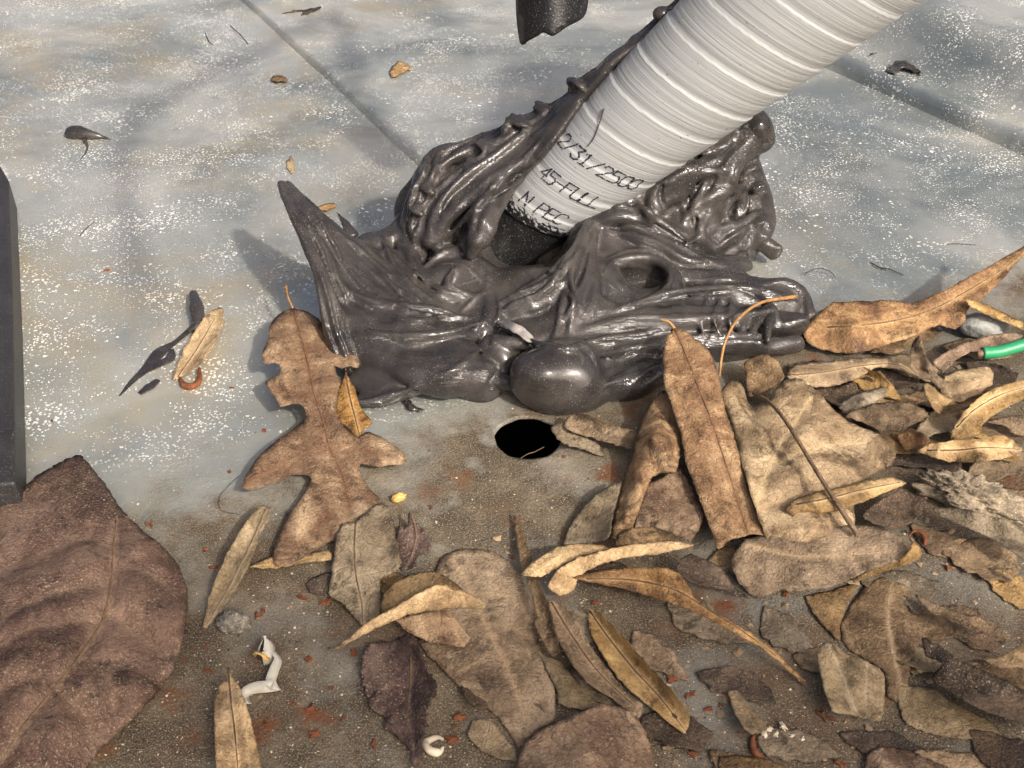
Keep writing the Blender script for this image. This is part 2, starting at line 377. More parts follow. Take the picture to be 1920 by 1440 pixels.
def mat_tape():
    s = NT('white_vinyl_tape')
    sa, an = s.attr('pipe_s'), s.attr('pipe_a')
    cb = s.n.new('ShaderNodeCombineXYZ'); s.put(cb.inputs[0], sa); s.put(cb.inputs[1], s.math('MULTIPLY', an, .035))
    fine = s.noise(15, 3, .65, cb.outputs[0]); fine2 = s.noise(5.5, 2, .5, cb.outputs[0])
    c = s.ramp(fine2, [(.3, (.335, .345, .342)), (.6, (.40, .41, .406))])
    c = s.mix(s.math('MULTIPLY', s.ramp(fine, [(.30, 1.0), (.38, 0.0)]), .16), c, (.24, .23, .215))
    c = s.mix(s.ramp(s.noise(90, 4, .6), [(.55, 0.0), (.8, .4)]), c, (.34, .32, .28))
    c = s.mix(s.ramp(s.noise(520, 3, .6), [(.72, 0.0), (.75, 1.0)]), c, (.06, .05, .045))
    # black adhesive smeared along the lower rim
    cb2 = s.n.new('ShaderNodeCombineXYZ'); s.put(cb2.inputs[0], s.math('MULTIPLY', sa, 2.2)); s.put(cb2.inputs[1], s.math('ADD', s.math('MULTIPLY', an, 3.2), s.math('MULTIPLY', sa, 2.0)))
    rim = s.ramp(s.math('SUBTRACT', sa, WHITE0), [(.05, .27), (.45, .20), (.8, 0.0)])
    sm = s.ramp(s.math('ADD', s.noise(2.6, 5, .7, cb2.outputs[0]), rim), [(.655, 0.0), (.685, 1.0)])
    c = s.mix(s.math('MULTIPLY', sm, s.ramp(sa, [(0.0, 1.0), (1, 1.0)])), c, (.012, .012, .013))
    nrm = s.bump(fine, .30, .0008); nrm = s.bump(fine2, .16, .0008, nrm)
    return s.finish(c, .42, 0.0, nrm, .4)
M['tape'] = mat_tape()
M['ink'] = mat_plain('dot_printed_ink', (.018, .018, .03), .6)

def lathe(s0, s1, ns, na, offf, s0f=None):
    S = np.linspace(0, 1, ns)[:, None]; A = np.linspace(-math.pi, math.pi, na, endpoint=False)[None]
    s_lo = s0f(A) if s0f else np.full_like(A, s0)
    SS = s_lo + (s1 - s_lo) * S; AA = np.broadcast_to(A, SS.shape)
    V = on_pipe(SS, AA, offf(SS, AA)).reshape(-1, 3)
    F = [[i * na + k, i * na + (k + 1) % na, (i + 1) * na + (k + 1) % na, (i + 1) * na + k] for i in range(ns - 1) for k in range(na)]
    F.append([k for k in range(na)][::-1]); F.append([(ns - 1) * na + k for k in range(na)])
    return V, F, SS.ravel(), AA.ravel()

GLYPH = {  # strokes on a 4 x 6 cell
 '0': [[(0, 1), (0, 5), (1, 6), (3, 6), (4, 5), (4, 1), (3, 0), (1, 0), (0, 1)]], '1': [[(.6, 5), (2, 6), (2, 0)], [(.6, 0), (3.4, 0)]],
 '2': [[(0, 5), (1, 6), (3, 6), (4, 5), (4, 4), (0, 0), (4, 0)]], '3': [[(0, 6), (4, 6), (2, 3.6), (4, 2), (4, 1), (3, 0), (1, 0), (0, 1)]],
 '4': [[(3, 0), (3, 6), (0, 2), (4, 2)]], '5': [[(4, 6), (0, 6), (0, 3.5), (3, 3.5), (4, 2.5), (4, 1), (3, 0), (0, 0)]],
 '/': [[(.2, 0), (3.8, 6)]], '-': [[(.3, 3), (3.7, 3)]], 'F': [[(0, 0), (0, 6), (4, 6)], [(0, 3.2), (3, 3.2)]],
 'U': [[(0, 6), (0, 1), (1, 0), (3, 0), (4, 1), (4, 6)]], 'L': [[(0, 6), (0, 0), (4, 0)]], 'N': [[(0, 0), (0, 6), (4, 0), (4, 6)]],
 'P': [[(0, 0), (0, 6), (3, 6), (4, 5), (4, 4), (3, 3), (0, 3)]], 'E': [[(4, 0), (0, 0), (0, 6), (4, 6)], [(0, 3), (3, 3)]],
 'S': [[(4, 5), (3, 6), (1, 6), (0, 5), (0, 4), (4, 2), (4, 1), (3, 0), (1, 0), (0, 1)]], 'R': [[(0, 0), (0, 6), (3, 6), (4, 5), (4, 4), (3, 3), (0, 3)], [(2, 3), (4, 0)]],
 'C': [[(4, 5), (3, 6), (1, 6), (0, 5), (0, 1), (1, 0), (3, 0), (4, 1)]]}

def build_pipe():
    root = empty('wrapped_pipe', PBASE * np.array([1, 1, 0]))
    tag(root, 'white tape-wrapped pipe with printed lettering rising out of the grey sealant', 'pipe')
    V, F, sa, an = lathe(0, 30, 560, 160, lambda s, a: wrap_off(s, a), white_edge)
    mesh_obj('white_tape', V, F, M['tape'], root, attrs={'pipe_s': sa - SLANT * np.sin(an), 'pipe_a': an})
    V, F, sa, an = lathe(-1.6, 29.5, 80, 96, lambda s, a: -.06 + .16 * sstep(1.6, -.6, s - SLANT * np.sin(a)))
    o = mesh_obj('black_sleeve', V, F, M['black'], root); o['label'] = 'black rubber sleeve showing below the white tape'
    def text(txt, s0, a0, step, size, skip=0):
        vv, ff = [], []
        for k, ch in enumerate(txt):
            for st in GLYPH.get(ch, []):
                pts = catmull(st, 2) if False else np.array(st, float)
                seg = []
                for a, b in zip(pts[:-1], pts[1:]):
                    n = max(2, int(np.linalg.norm(b - a) * 1.5) + 1)
                    for t in np.linspace(0, 1, n): seg.append(a + (b - a) * t)
                for q in seg:                                            # dot-matrix: short dashes of ink
                    r = .30 + .16 * rnd.random(); cx, cy = q[0] + rnd.uniform(-.12, .12), q[1] + rnd.uniform(-.12, .12)
                    i0 = len(vv); m = 7
                    for j in range(m):
                        w = 2 * math.pi * j / m; lx, ly = cx + r * 1.15 * math.cos(w), cy + r * math.sin(w)
                        a = a0 + k * step + lx * size * .85 / float(pipe_r(s0)); s = s0 + ly * size + SLANT * math.sin(a)
                        vv.append(on_pipe(s, a, wrap_off(np.array(s), np.array(a)) + .012))
                    ff.append([i0 + j for j in range(m)])
        o = mesh_obj('printed_text', vv, ff, M['ink'], root, smooth=False); return o
    text('12/31/2500', TXT[0][0], TXT[0][1], TXT[0][2], TXT[0][3])
    text('45-FULL', TXT[1][0], TXT[1][1], TXT[1][2], TXT[1][3])
    text('N PEC', TXT[2][0], TXT[2][1], TXT[2][2], TXT[2][3])
    return root
TXT = [(5.58, -1.02, .200, .100), (4.02, -.58, .190, .100), (2.55, -.44, .200, .100)]
PIPE = build_pipe()

# ------------------------------------------------------------------ the sealant: a signed-distance sculpt meshed with surface nets
VOX = .078
LO = np.array([-11.5, -2.6, -.15]); HI = np.array([13.6, 16.5, 12.6])
DIM = np.ceil((HI - LO) / VOX).astype(int)
SD = np.full(DIM, 9.0, np.float32); SV = np.zeros(DIM, np.float32)
def grid(lo, hi):
    a = np.clip(((lo - LO) / VOX).astype(int), 0, DIM); b = np.clip(((hi - LO) / VOX).astype(int) + 2, 0, DIM)
    sl = tuple(slice(a[i], b[i]) for i in range(3))
    if min(b - a) < 1: return sl, None
    ax = [LO[i] + VOX * np.arange(a[i], b[i], dtype=np.float32) for i in range(3)]
    return sl, np.stack(np.meshgrid(*ax, indexing='ij'), -1)
def smin(a, b, k):
    h = np.clip(.5 + .5 * (b - a) / k, 0, 1); return b + (a - b) * h - k * h * (1 - h)
_sid = [0]
def commit(sl, val, v, k):
    _sid[0] += 1
    cur = SD[sl]; near = val < cur
    SV[sl] = np.where(near, v + _sid[0] * 3.7, SV[sl]); SD[sl] = smin(cur, val, k)

def stroke(pts, rb, rn=None, amp=.0, freq=5.0, k=.16, up=None, n=14, warp=.18, kk=1.0):
    amp *= .62; k *= kk
    # pts: world cm; rb half width, rn half thickness along the run; amp/freq: pulled ridges running along it
    P = catmull(pts, n); u = np.linspace(0, 1, n)
    lerp = lambda a: np.interp(u, np.linspace(0, 1, len(a)), a) if hasattr(a, '__len__') else np.full(n, float(a))
    RB = lerp(rb); RN = lerp(rn if rn is not None else rb)
    mx = max(RB.max(), RN.max()) * (1 + amp) + .35
    sl, G = grid(P.min(0) - mx, P.max(0) + mx)
    if G is None: return
    sid = _sid[0]
    Wp = G + warp * np.stack([vnoise(G, .8, sid % 7 + 1), vnoise(G, .8, sid % 7 + 9), vnoise(G, .8, sid % 7 + 17)], -1) 
    best = np.full(G.shape[:3], 9.0, np.float32); bv = np.zeros_like(best)
    upv = np.array([0, 0, 1.0]) if up is None else np.asarray(up, float)
    for i in range(n - 1):
        a, d = P[i], P[i + 1] - P[i]; L = np.linalg.norm(d)
        if L < 1e-6: continue
        dh = d / L; b = np.cross(dh, upv)
        if np.linalg.norm(b) < .15: b = np.cross(dh, np.array([0, 1.0, 0]))
        b /= np.linalg.norm(b); nn = np.cross(b, dh)
        q = Wp - a.astype(np.float32); al = q @ dh.astype(np.float32); t = np.clip(al / L, 0, 1)
        ob = q @ b.astype(np.float32); on = q @ nn.astype(np.float32); oa = al - t * L
        r1 = RB[i] + (RB[i + 1] - RB[i]) * t; r2 = RN[i] + (RN[i + 1] - RN[i]) * t
        if amp:
            ph = ob * freq + 1.6 * np.sin(sid * 1.3 + (i + t) / n * 5) + sid
            r2 = r2 * (1 + amp * (1.3 * (1 - np.abs(np.sin(ph))) - .45 + .3 * np.cos(ph * 2.3 + 1)))
        m = np.minimum(r1, r2)
        e = (np.sqrt((ob / r1) ** 2 + (on / r2) ** 2 + (oa / m) ** 2) - 1) * m
        nr = e < best; best = np.where(nr, e, best); bv = np.where(nr, ob + on * .7, bv)
    commit(sl, best, bv, k)
def blob(c, r, k=.2, warp=.2, rot=0.0):
    c = np.asarray(c, float); r = np.asarray(r, float); mx = r.max() + .4
    sl, G = grid(c - mx, c + mx)
    if G is None: return
    sid = _sid[0]
    q = G - c.astype(np.float32) + warp * np.stack([vnoise(G, .7, sid % 5 + 1), vnoise(G, .7, sid % 5 + 8), vnoise(G, .7, sid % 5 + 15)], -1)
    cs, sn = math.cos(rot), math.sin(rot)
    x = q[..., 0] * cs + q[..., 1] * sn; y = -q[..., 0] * sn + q[..., 1] * cs
    e = (np.sqrt((x / r[0]) ** 2 + (y / r[1]) ** 2 + (q[..., 2] / r[2]) ** 2) - 1) * r.min()
    commit(sl, e, x * .06 + q[..., 2] * .1, k)
def carve(c, r, k=.15):
    c = np.asarray(c, float); r = np.asarray(r, float)
    sl, G = grid(c - r - .5, c + r + .5); q = G - c.astype(np.float32) + .12 * vnoise(G, 1.2, 4)[..., None]
    e = (np.sqrt((q[..., 0] / r[0]) ** 2 + (q[..., 1] / r[1]) ** 2 + (q[..., 2] / r[2]) ** 2) - 1) * r.min()
    SD[sl] = -smin(-SD[sl], e, k)

def hit(px, py, fallback=.8):
    # the point of the sculpt seen at a picture position, for laying folds along the surface
    d = ray(px, py); t = np.arange(34, 66, .05)[:, None]; P = CAM + d * t; i = ((P - LO) / VOX).astype(int)
    ok = ((i >= 0) & (i < DIM)).all(1); i = np.clip(i, 0, DIM - 1); ins = ok & (SD[i[:, 0], i[:, 1], i[:, 2]] < 0)
    return P[np.argmax(ins)] if ins.any() else at(px, py, fallback)
def groove(pts, r, k=.06):
    P = catmull(pts, 14); R = np.interp(np.linspace(0, 1, 14), np.linspace(0, 1, len(r)), r)
    sl, G = grid(P.min(0) - R.max() - .3, P.max(0) + R.max() + .3)
    if G is None: return
    Wp = G + .05 * np.stack([vnoise(G, 1.5, 3), vnoise(G, 1.5, 5), vnoise(G, 1.5, 7)], -1); best = np.full(G.shape[:3], 9.0, np.float32)
    for a, b, ra, rb_ in zip(P[:-1], P[1:], R[:-1], R[1:]):
        d = b - a; q = Wp - a.astype(np.float32); t = np.clip(q @ d.astype(np.float32) / (d @ d + 1e-9), 0, 1)
        best = np.minimum(best, np.linalg.norm(q - t[..., None] * d.astype(np.float32), axis=-1) - (ra + (rb_ - ra) * t))
    SD[sl] = -smin(-SD[sl], best, k)

def PX(*L): return [at(*p) for p in L]

def sculpt_sealant():
    # --- low pancake everything is built up from
    for px, py, rx, ry, h in ((770, 610, 2.6, 2.2, 1.0), (860, 560, 2.4, 2.4, 1.5), (1010, 590, 3.2, 2.6, 1.4), (1180, 580, 3.4, 2.4, 1.25),
                              (1350, 600, 3.0, 1.6, .95), (1190, 460, 3.0, 2.6, 1.7), (1330, 440, 2.2, 2.2, 1.6), (840, 480, 2.2, 2.6, 2.0), (950, 530, 1.8, 1.2, .8), (1080, 470, 2.2, 2.0, 1.6), (1440, 610, 1.8, 1.0, .7)):
        c = at(px, py, h * .5); c[2] = h * .28; blob(c, (rx, ry, h), .5, .35)
    for px, py, h, r in ((850, 410, 2.2, (1.5, 1.5, 1.7)), (880, 370, 3.2, (1.3, 1.3, 1.5)), (800, 450, 1.6, (1.3, 1.3, 1.2)), (940, 330, 4.1, (1.0, 1.0, 1.1)),
                         (1200, 420, 2.0, (1.9, 1.7, 1.9)), (1290, 390, 2.4, (1.8, 1.6, 2.2)), (1345, 340, 3.0, (1.3, 1.2, 2.1)), (1380, 420, 1.3, (1.1, 1.2, 1.4)),
                         (1330, 285, 4.6, (1.0, .9, 1.0)), (1385, 280, 4.6, (.8, .8, 1.1)), (1260, 340, 3.8, (1.2, 1.2, 1.4)), (1390, 350, 3.0, (1.0, 1.0, 1.5)), (1410, 400, 1.9, (.9, 1.0, 1.4)), (1340, 460, 1.2, (1.6, 1.2, 1.2)), (1250, 460, 1.7, (1.7, 1.3, 1.4)), (1160, 500, 1.3, (2.6, 1.6, 1.2)), (1300, 530, 1.0, (2.4, 1.3, 1.0)),
                         (1410, 570, .7, (2.2, 1.1, .85)), (1080, 550, 1.2, (1.9, 1.9, 1.1)), (740, 560, 1.0, (1.9, 1.7, 1.25)), (690, 500, 1.6, (.9, 1.1, 1.2)), (820, 600, .9, (1.9, 1.5, 1.0))):
        blob(at(px, py, h), r, .45, .3)
    # --- left fan of pulled sheets running up to the horn
    T = (531, 345, 4.6)
    stroke(PX((525, 343, 4.7), (552, 410, 4.4), (590, 490, 3.5), (616, 565, 2.5), (632, 632, 1.5), (655, 680, .8)), [.13, .20, .26, .34, .5, .5], [.08, .14, .2, .26, .36, .3], .8, 10, .08, warp=.06)
    stroke(PX((531, 345, 4.65), (570, 412, 4.25), (612, 492, 3.2), (640, 560, 2.3)), [.12, .24, .30, .3], [.09, .16, .22, .24], 1.0, 11, .07, warp=.06)
    stroke(PX((540, 342, 4.6), (592, 412, 4.1), (636, 484, 3.05), (690, 548, 2.2), (770, 596, 1.75), (860, 612, 1.3)), [.12, .22, .28, .3, .3, .25], [.10, .16, .24, .3, .32, .3], .8, 9, .10, warp=.06)
    stroke(PX((546, 350, 4.5), (618, 425, 3.7), (665, 468, 2.9), (715, 525, 2.2), (775, 570, 1.8)), [.08, .26, .5, .7, .7], [.06, .12, .25, .35, .4], .5, 7, .12, warp=.08)
    stroke(PX((560, 405, 4.15), (605, 485, 3.1), (650, 570, 2.0), (710, 640, 1.2), (790, 680, .8)), [.25, .45, .8, 1.1, 1.1], [.10, .20, .36, .55, .6], .12, 5, .25, warp=.08)
    stroke(PX((600, 425, 3.8), (655, 500, 2.7), (720, 580, 1.7), (800, 640, 1.1)), [.3, .5, .9, 1.0], [.10, .22, .45, .6], .12, 5, .25, warp=.08)
    for px, py, h, r in ((930, 580, 1.0, (1.6, 1.3, 1.0)), (1000, 555, 1.25, (1.8, 1.5, 1.15)), (900, 640, .6, (1.6, 1.0, .95)), (1060, 620, .9, (1.8, 1.2, 1.1)), (860, 535, 1.5, (1.4, 1.2, 1.1)), (1250, 600, .9, (2.4, 1.2, 1.0)), (1120, 540, 1.4, (1.6, 1.4, 1.1)), (760, 620, .9, (1.9, 1.3, 1.0)), (1120, 460, 2.0, (1.2, 1.0, 1.2)), (1190, 640, .6, (2.2, 1.0, .95))):
        blob(at(px, py, h), r, .5, .25)
    stroke(PX((660, 445, 2.2), (648, 418, 2.5), (630, 398, 2.8)), [.3, .2, .06], [.14, .1, .05], .3, 8, .1, n=8)
    stroke(PX((655, 480, 2.7), (700, 465, 2.4), (745, 440, 2.5), (790, 400, 3.0)), [.35, .5, .6, .6], [.3, .4, .5, .5], .4, 6, .25)
    stroke(PX((690, 490, 2.3), (735, 500, 2.0), (770, 540, 1.8), (800, 575, 1.5)), [.6, .7, .7, .5], [.4, .5, .5, .4], .5, 6, .2)
    stroke(PX((745, 440, 2.6), (765, 490, 2.2), (800, 540, 1.8)), [.35, .45, .4], [.3, .4, .4], .5, 7, .12)
    stroke(PX((640, 640, .8), (700, 640, 1.2), (790, 640, 1.3), (880, 640, 1.0)), [.6, .8, .8, .5], [.5, .6, .7, .5], .25, 4, .25)
    # front left lobes
    blob(at(838, 680, .8), (1.55, 1.25, .85), .25, .16)
    stroke(PX((690, 660, .8), (760, 690, .9), (830, 700, .9), (895, 705, .7)), [.7, .9, .95, .6], [.5, .65, .8, .6], .10, 9, .2)
    stroke(PX((668, 752, .45), (715, 745, .40), (770, 722, .55), (810, 712, .5)), [.22, .42, .40, .2], [.10, .20, .22, .15], .35, 8, .08)
    blob(at(720, 715, .5), (1.3, .9, .5), .2, .15)
    stroke(PX((870, 590, 1.4), (905, 570, 1.5), (910, 540, 1.8), (880, 515, 2.1), (840, 510, 2.0)), [.35, .5, .55, .5, .3], .42, .35, 7, .10)
    stroke(PX((790, 560, 1.6), (830, 560, 1.8), (870, 570, 1.6), (905, 600, 1.2)), [.3, .4, .4, .3], .35, .4, 8, .10)
    stroke(PX((800, 520, 1.9), (840, 480, 2.4), (880, 490, 2.2), (900, 520, 1.9)), [.3, .45, .45, .3], .4, .4, 7, .10)
    # --- folds climbing the left side of the pipe
    L = lambda s, a, off=.15: on_pipe(np.array(float(s)), np.array(float(a)), off)
    stroke([at(785, 480, 2.0), at(775, 420, 3.0), at(800, 350, 4.2), at(850, 300, 4.6), L(4.2, -1.75, .5)], [.35, .55, .7, .7, .6], [.3, .45, .55, .6, .5], .45, 6, .12)
    stroke([at(830, 470, 2.4), at(830, 410, 3.4), at(870, 350, 4.3), L(4.5, -1.5, .35), L(7.5, -1.45, .25)], [.4, .6, .75, .7, .45], [.3, .45, .5, .45, .3], .5, 6, .10)
    stroke([at(880, 470, 2.9), at(905, 420, 3.9), L(2.6, -1.12, .42), L(4.4, -1.12, .25), L(6.5, -1.22, .12)], [.35, .6, .62, .5, .25], [.28, .4, .38, .28, .14], .35, 6, .10)
    stroke([at(770, 470, 1.8), at(760, 400, 2.8), at(785, 340, 4.0), at(845, 290, 4.8), at(905, 262, 5.3)], [.2, .4, .5, .5, .3], [.18, .3, .36, .4, .25], .4, 7, .10)
    stroke([at(860, 300, 4.8), at(920, 265, 5.4), L(5.8, -1.85, .25), L(7.8, -1.8, .15)], [.3, .45, .6, .4], [.25, .35, .45, .3], .4, 7, .12)
    NP = math.cos(-1.2) * PE1 + math.sin(-1.2) * PE2
    stroke([at(872, 458, 2.9), L(2.4, -1.02, .22), L(4.3, -1.10, .20), L(6.2, -1.42, .16), L(8.2, -1.58, .12)], [.45, .95, 1.0, .75, .35], [.28, .34, .32, .26, .18], .7, 5, .14, up=NP, warp=.12)
    stroke([at(800, 440, 2.9), at(850, 370, 4.2), L(4.6, -1.55, .35), L(6.8, -1.7, .25)], [.8, 1.0, .9, .6], [.4, .45, .4, .3], .7, 5, .2, warp=.15)
    stroke([L(3.2, -1.3, .35), L(5.2, -1.35, .30), L(7.0, -1.42, .22), L(8.8, -1.5, .16), L(10.3, -1.62, .1)], [.75, .7, .5, .32, .16], [.36, .34, .28, .22, .14], .45, 6, .10)
    stroke([L(6.5, -1.7, .2), L(8.6, -1.72, .18), L(10.4, -1.75, .14), L(11.6, -1.72, .10), L(12.9, -1.66, .03)], [.4, .34, .26, .2, .10], [.28, .24, .2, .17, .08], .5, 7, .10)
    blob(L(11.0, -1.62, .12), (.36, .36, .3), .12, .1); blob(L(9.4, -1.75, .2), (.3, .3, .34), .12, .1); blob(L(12.2, -1.72, .1), (.22, .22, .2), .1, .08)
    for s, a, ln in ((5.6, -1.95, .75), (6.9, -1.9, .7), (7.9, -1.88, .55), (9.1, -1.85, .35)):
        stroke([L(s, a + .15, .0), L(s + .1, a, ln * .9), L(s + .35, a - .10, ln * 1.45)], [.36, .2, .05], [.22, .13, .05], 0, 5, .10, n=7, warp=.14)
    blob(at(905, 290, 4.7), (.55, .5, .7), .15, .25); blob(at(800, 420, 2.9), (.6, .8, .8), .2, .25)
    for px, py, h, r in ((868, 398, 3.3, (.85, .8, 1.1)), (848, 445, 2.3, (.9, .9, 1.0)), (820, 385, 3.1, (.8, .8, 1.0)), (930, 345, 4.2, (.7, .7, .8))): blob(at(px, py, h), r, .35, .25)
    # --- centre: ridges radiating from the foot of the pipe
    stroke(PX((1100, 425, 3.0), (1085, 470, 2.9), (1050, 520, 2.5), (1000, 560, 2.0), (940, 590, 1.4)), [.22, .4, .6, .8, .6], [.2, .35, .5, .55, .4], .4, 7, .12)
    stroke(PX((1110, 425, 3.0), (1100, 490, 2.6), (1085, 550, 2.1), (1070, 600, 1.6), (1050, 640, 1.2)), [.3, .5, .7, .8, .6], [.25, .4, .5, .55, .5], .35, 6, .15)
    stroke(PX((930, 600, 1.5), (925, 556, 1.4), (960, 538, 1.3), (1015, 530, 1.4), (1065, 515, 1.9)), [.5, .6, .5, .45, .4], [.5, .5, .4, .4, .3], .25, 6, .12)
    stroke(PX((868, 500, 1.4), (915, 526, 1.1), (980, 528, 1.1), (1045, 502, 1.6), (1092, 450, 2.6)), [.18, .22, .25, .25, .2], .2, .5, 8, .08)
    stroke(PX((1150, 430, 2.6), (1200, 450, 2.5), (1270, 480, 2.1), (1340, 500, 1.7), (1400, 500, 1.2)), [.5, .7, .7, .6, .4], [.4, .5, .5, .4, .3], .5, 6, .12)
    stroke(PX((1115, 420, 3.0), (1160, 410, 3.2), (1220, 420, 3.0), (1280, 460, 2.4)), [.4, .5, .5, .4], [.35, .4, .4, .35], .5, 7, .12)
    # ring round the deep finger hole
    ring = [(1132, 548, 1.75), (1142, 508, 2.0), (1185, 488, 2.1), (1235, 497, 1.95), (1258, 530, 1.75), (1235, 560, 1.5), (1185, 575, 1.45), (1145, 570, 1.55), (1132, 548, 1.75)]
    stroke(PX(*ring), .42, .40, .35, 8, .14, n=26, warp=.10)
    stroke(PX((1060, 560, 1.9), (1110, 575, 1.8), (1160, 600, 1.5), (1230, 600, 1.4)), [.5, .6, .6, .4], .5, .25, 5, .2)
    # tail to the right
    stroke(PX((1245, 505, 1.9), (1310, 520, 1.75), (1380, 535, 1.5), (1450, 545, 1.1), (1500, 580, .6)), [.35, .5, .5, .45, .3], [.3, .4, .4, .4, .3], .5, 7, .12)
    stroke(PX((1230, 570, 1.5), (1310, 565, 1.5), (1400, 560, 1.3), (1480, 580, .9)), [.4, .6, .6, .45], [.35, .45, .45, .4], .5, 6, .12)
    stroke(PX((1080, 640, 1.2), (1180, 615, 1.4), (1300, 600, 1.35), (1420, 600, 1.1), (1495, 610, .7)), [.4, .6, .7, .7, .4], [.4, .5, .55, .5, .4], .4, 6, .12)
    stroke(PX((1085, 665, .9), (1160, 655, 1.05), (1250, 645, 1.0), (1340, 640, .9), (1430, 645, .7)), [.45, .55, .55, .5, .35], .45, .45, 7, .10)
    stroke(PX((1110, 735, .5), (1160, 722, .6), (1220, 705, .6), (1280, 690, .6)), [.35, .5, .5, .4], .42, .40, 7, .10)
    stroke(PX((1390, 640, .6), (1440, 648, .5), (1490, 640, .45)), [.4, .45, .35], .35, .1, 5, .1)
    for px in (1360, 1385, 1410, 1440):
        stroke(PX((px + 20, 575, 1.45), (px + 8, 605, 1.4), (px, 640, 1.0)), [.12, .2, .16], [.12, .18, .15], 0, 5, .10, n=8)
    stroke(PX((1360, 565, 1.6), (1425, 535, 1.6), (1490, 545, 1.2), (1512, 590, .7)), [.2, .25, .3, .3], .22, .3, 9, .1)
    for px, py, h, r in ((1165, 705, .35, (1.7, 1.0, .75)), (1230, 670, .4, (1.8, .9, .8)), (905, 715, .3, (1.0, .8, .55)), (985, 650, .8, (1.4, 1.0, .9)), (1090, 690, .6, (1.5, 1.0, .9)), (1330, 655, .3, (1.8, .6, .6))): blob(at(px, py, h), r, .3, .25)
    # round ball and the torn piece beside it
    blob(at(1046, 702, 1.1), (1.75, 1.4, 1.12), .22, .34); blob(at(1060, 735, .5), (1.5, 1.0, .75), .5, .2)
    stroke(PX((1000, 655, 1.5), (1050, 650, 1.9), (1095, 665, 1.7), (1125, 720, .9)), [.3, .4, .35, .25], [.22, .26, .22, .2], .2, 6, .10)
    blob(at(938, 672, .95), (.75, .8, .85), .12, .25)
    stroke(PX((905, 690, .5), (930, 715, .5), (965, 725, .5)), [.3, .35, .3], .35, .2, 6, .1)
    stroke(PX((905, 660, 1.2), (930, 645, 1.5), (975, 650, 1.5)), [.25, .35, .25], .25, .4, 8, .08)
    # --- the heap against the far right of the pipe
    K = lambda s, a, off=.25: on_pipe(np.array(float(s)), np.array(float(a)), off)
    stroke([at(1180, 440, 2.2), at(1220, 380, 3.3), at(1260, 320, 4.6), K(6.5, 1.85, .2)], [.7, .9, .9, .6], [.6, .7, .7, .5], .45, 5, .15)
    stroke([at(1290, 470, 1.6), at(1310, 400, 2.8), at(1340, 330, 4.2), at(1390, 270, 5.2), at(1425, 235, 5.8)], [.8, 1.0, .9, .7, .5], [.7, .8, .7, .55, .45], .45, 5, .15)
    stroke([at(1380, 460, 1.3), at(1390, 400, 2.2), at(1385, 340, 3.4), at(1400, 280, 4.7)], [.7, .75, .7, .5], [.6, .6, .55, .45], .5, 6, .12)
    stroke([at(1230, 330, 4.4), at(1290, 280, 5.2), at(1350, 250, 5.7), at(1385, 210, 6.3), at(1410, 170, 7.2)], [.5, .6, .5, .34, .15], [.4, .45, .4, .3, .12], .55, 7, .10)
    stroke([at(1385, 235, 5.9), at(1405, 195, 6.7), at(1425, 165, 7.3), at(1450, 150, 7.7)], [.3, .22, .12, .05], .15, .4, 9, .08)
    blob(at(1424, 248, 5.6), (.72, .6, .8), .25, .35); blob(at(1405, 262, 5.3), (.6, .6, .7), .25, .3); carve(at(1421, 243, 6.3), (.14, .16, .2), .06)
    stroke(PX((1330, 470, 1.6), (1370, 440, 2.0), (1410, 420, 1.9), (1430, 440, 1.5)), [.4, .5, .5, .4], .42, .5, 7, .1)
    stroke(PX((1385, 440, 1.4), (1420, 452, 1.15), (1450, 468, .8)), [.42, .40, .36], .40, .15, 5, .10)
    carve(at(1197, 533, 1.55), (1.0, .72, .95), .12); carve(at(1230, 525, 1.7), (.6, .5, .6), .12)
    for px, py, dx, dy in ((872, 292, -.30, .45), (906, 264, -.45, .22), (948, 230, -.1, .60), (964, 216, -.65, .15), (1006, 192, -.35, .30), (1060, 152, -.2, .45), (1072, 145, -.5, .15), (800, 345, -.4, .2), (782, 385, -.45, .15), (1425, 330, .4, .1), (1436, 400, .45, .1), (1412, 300, .35, .2), (1440, 430, .4, -.1)):
        b0 = hit(px + 12 * (1 if dx < 0 else -1), py + 14); b1 = b0 + RIGHT * dx * .7 + UP * dy * .6
        stroke([b0, b0 * .4 + b1 * .6 + BACK * .1, b1 + RIGHT * dx * .4 + UP * dy * .5], [.50, .34, .05], [.22, .12, .03], .5, 8, .16, n=8, warp=.3)
    # --- thin pulled folds and creases laid along the surface
    CR = lambda L_: [hit(x / 1.766 + 488, y / 1.766 + 150) for x, y in L_]
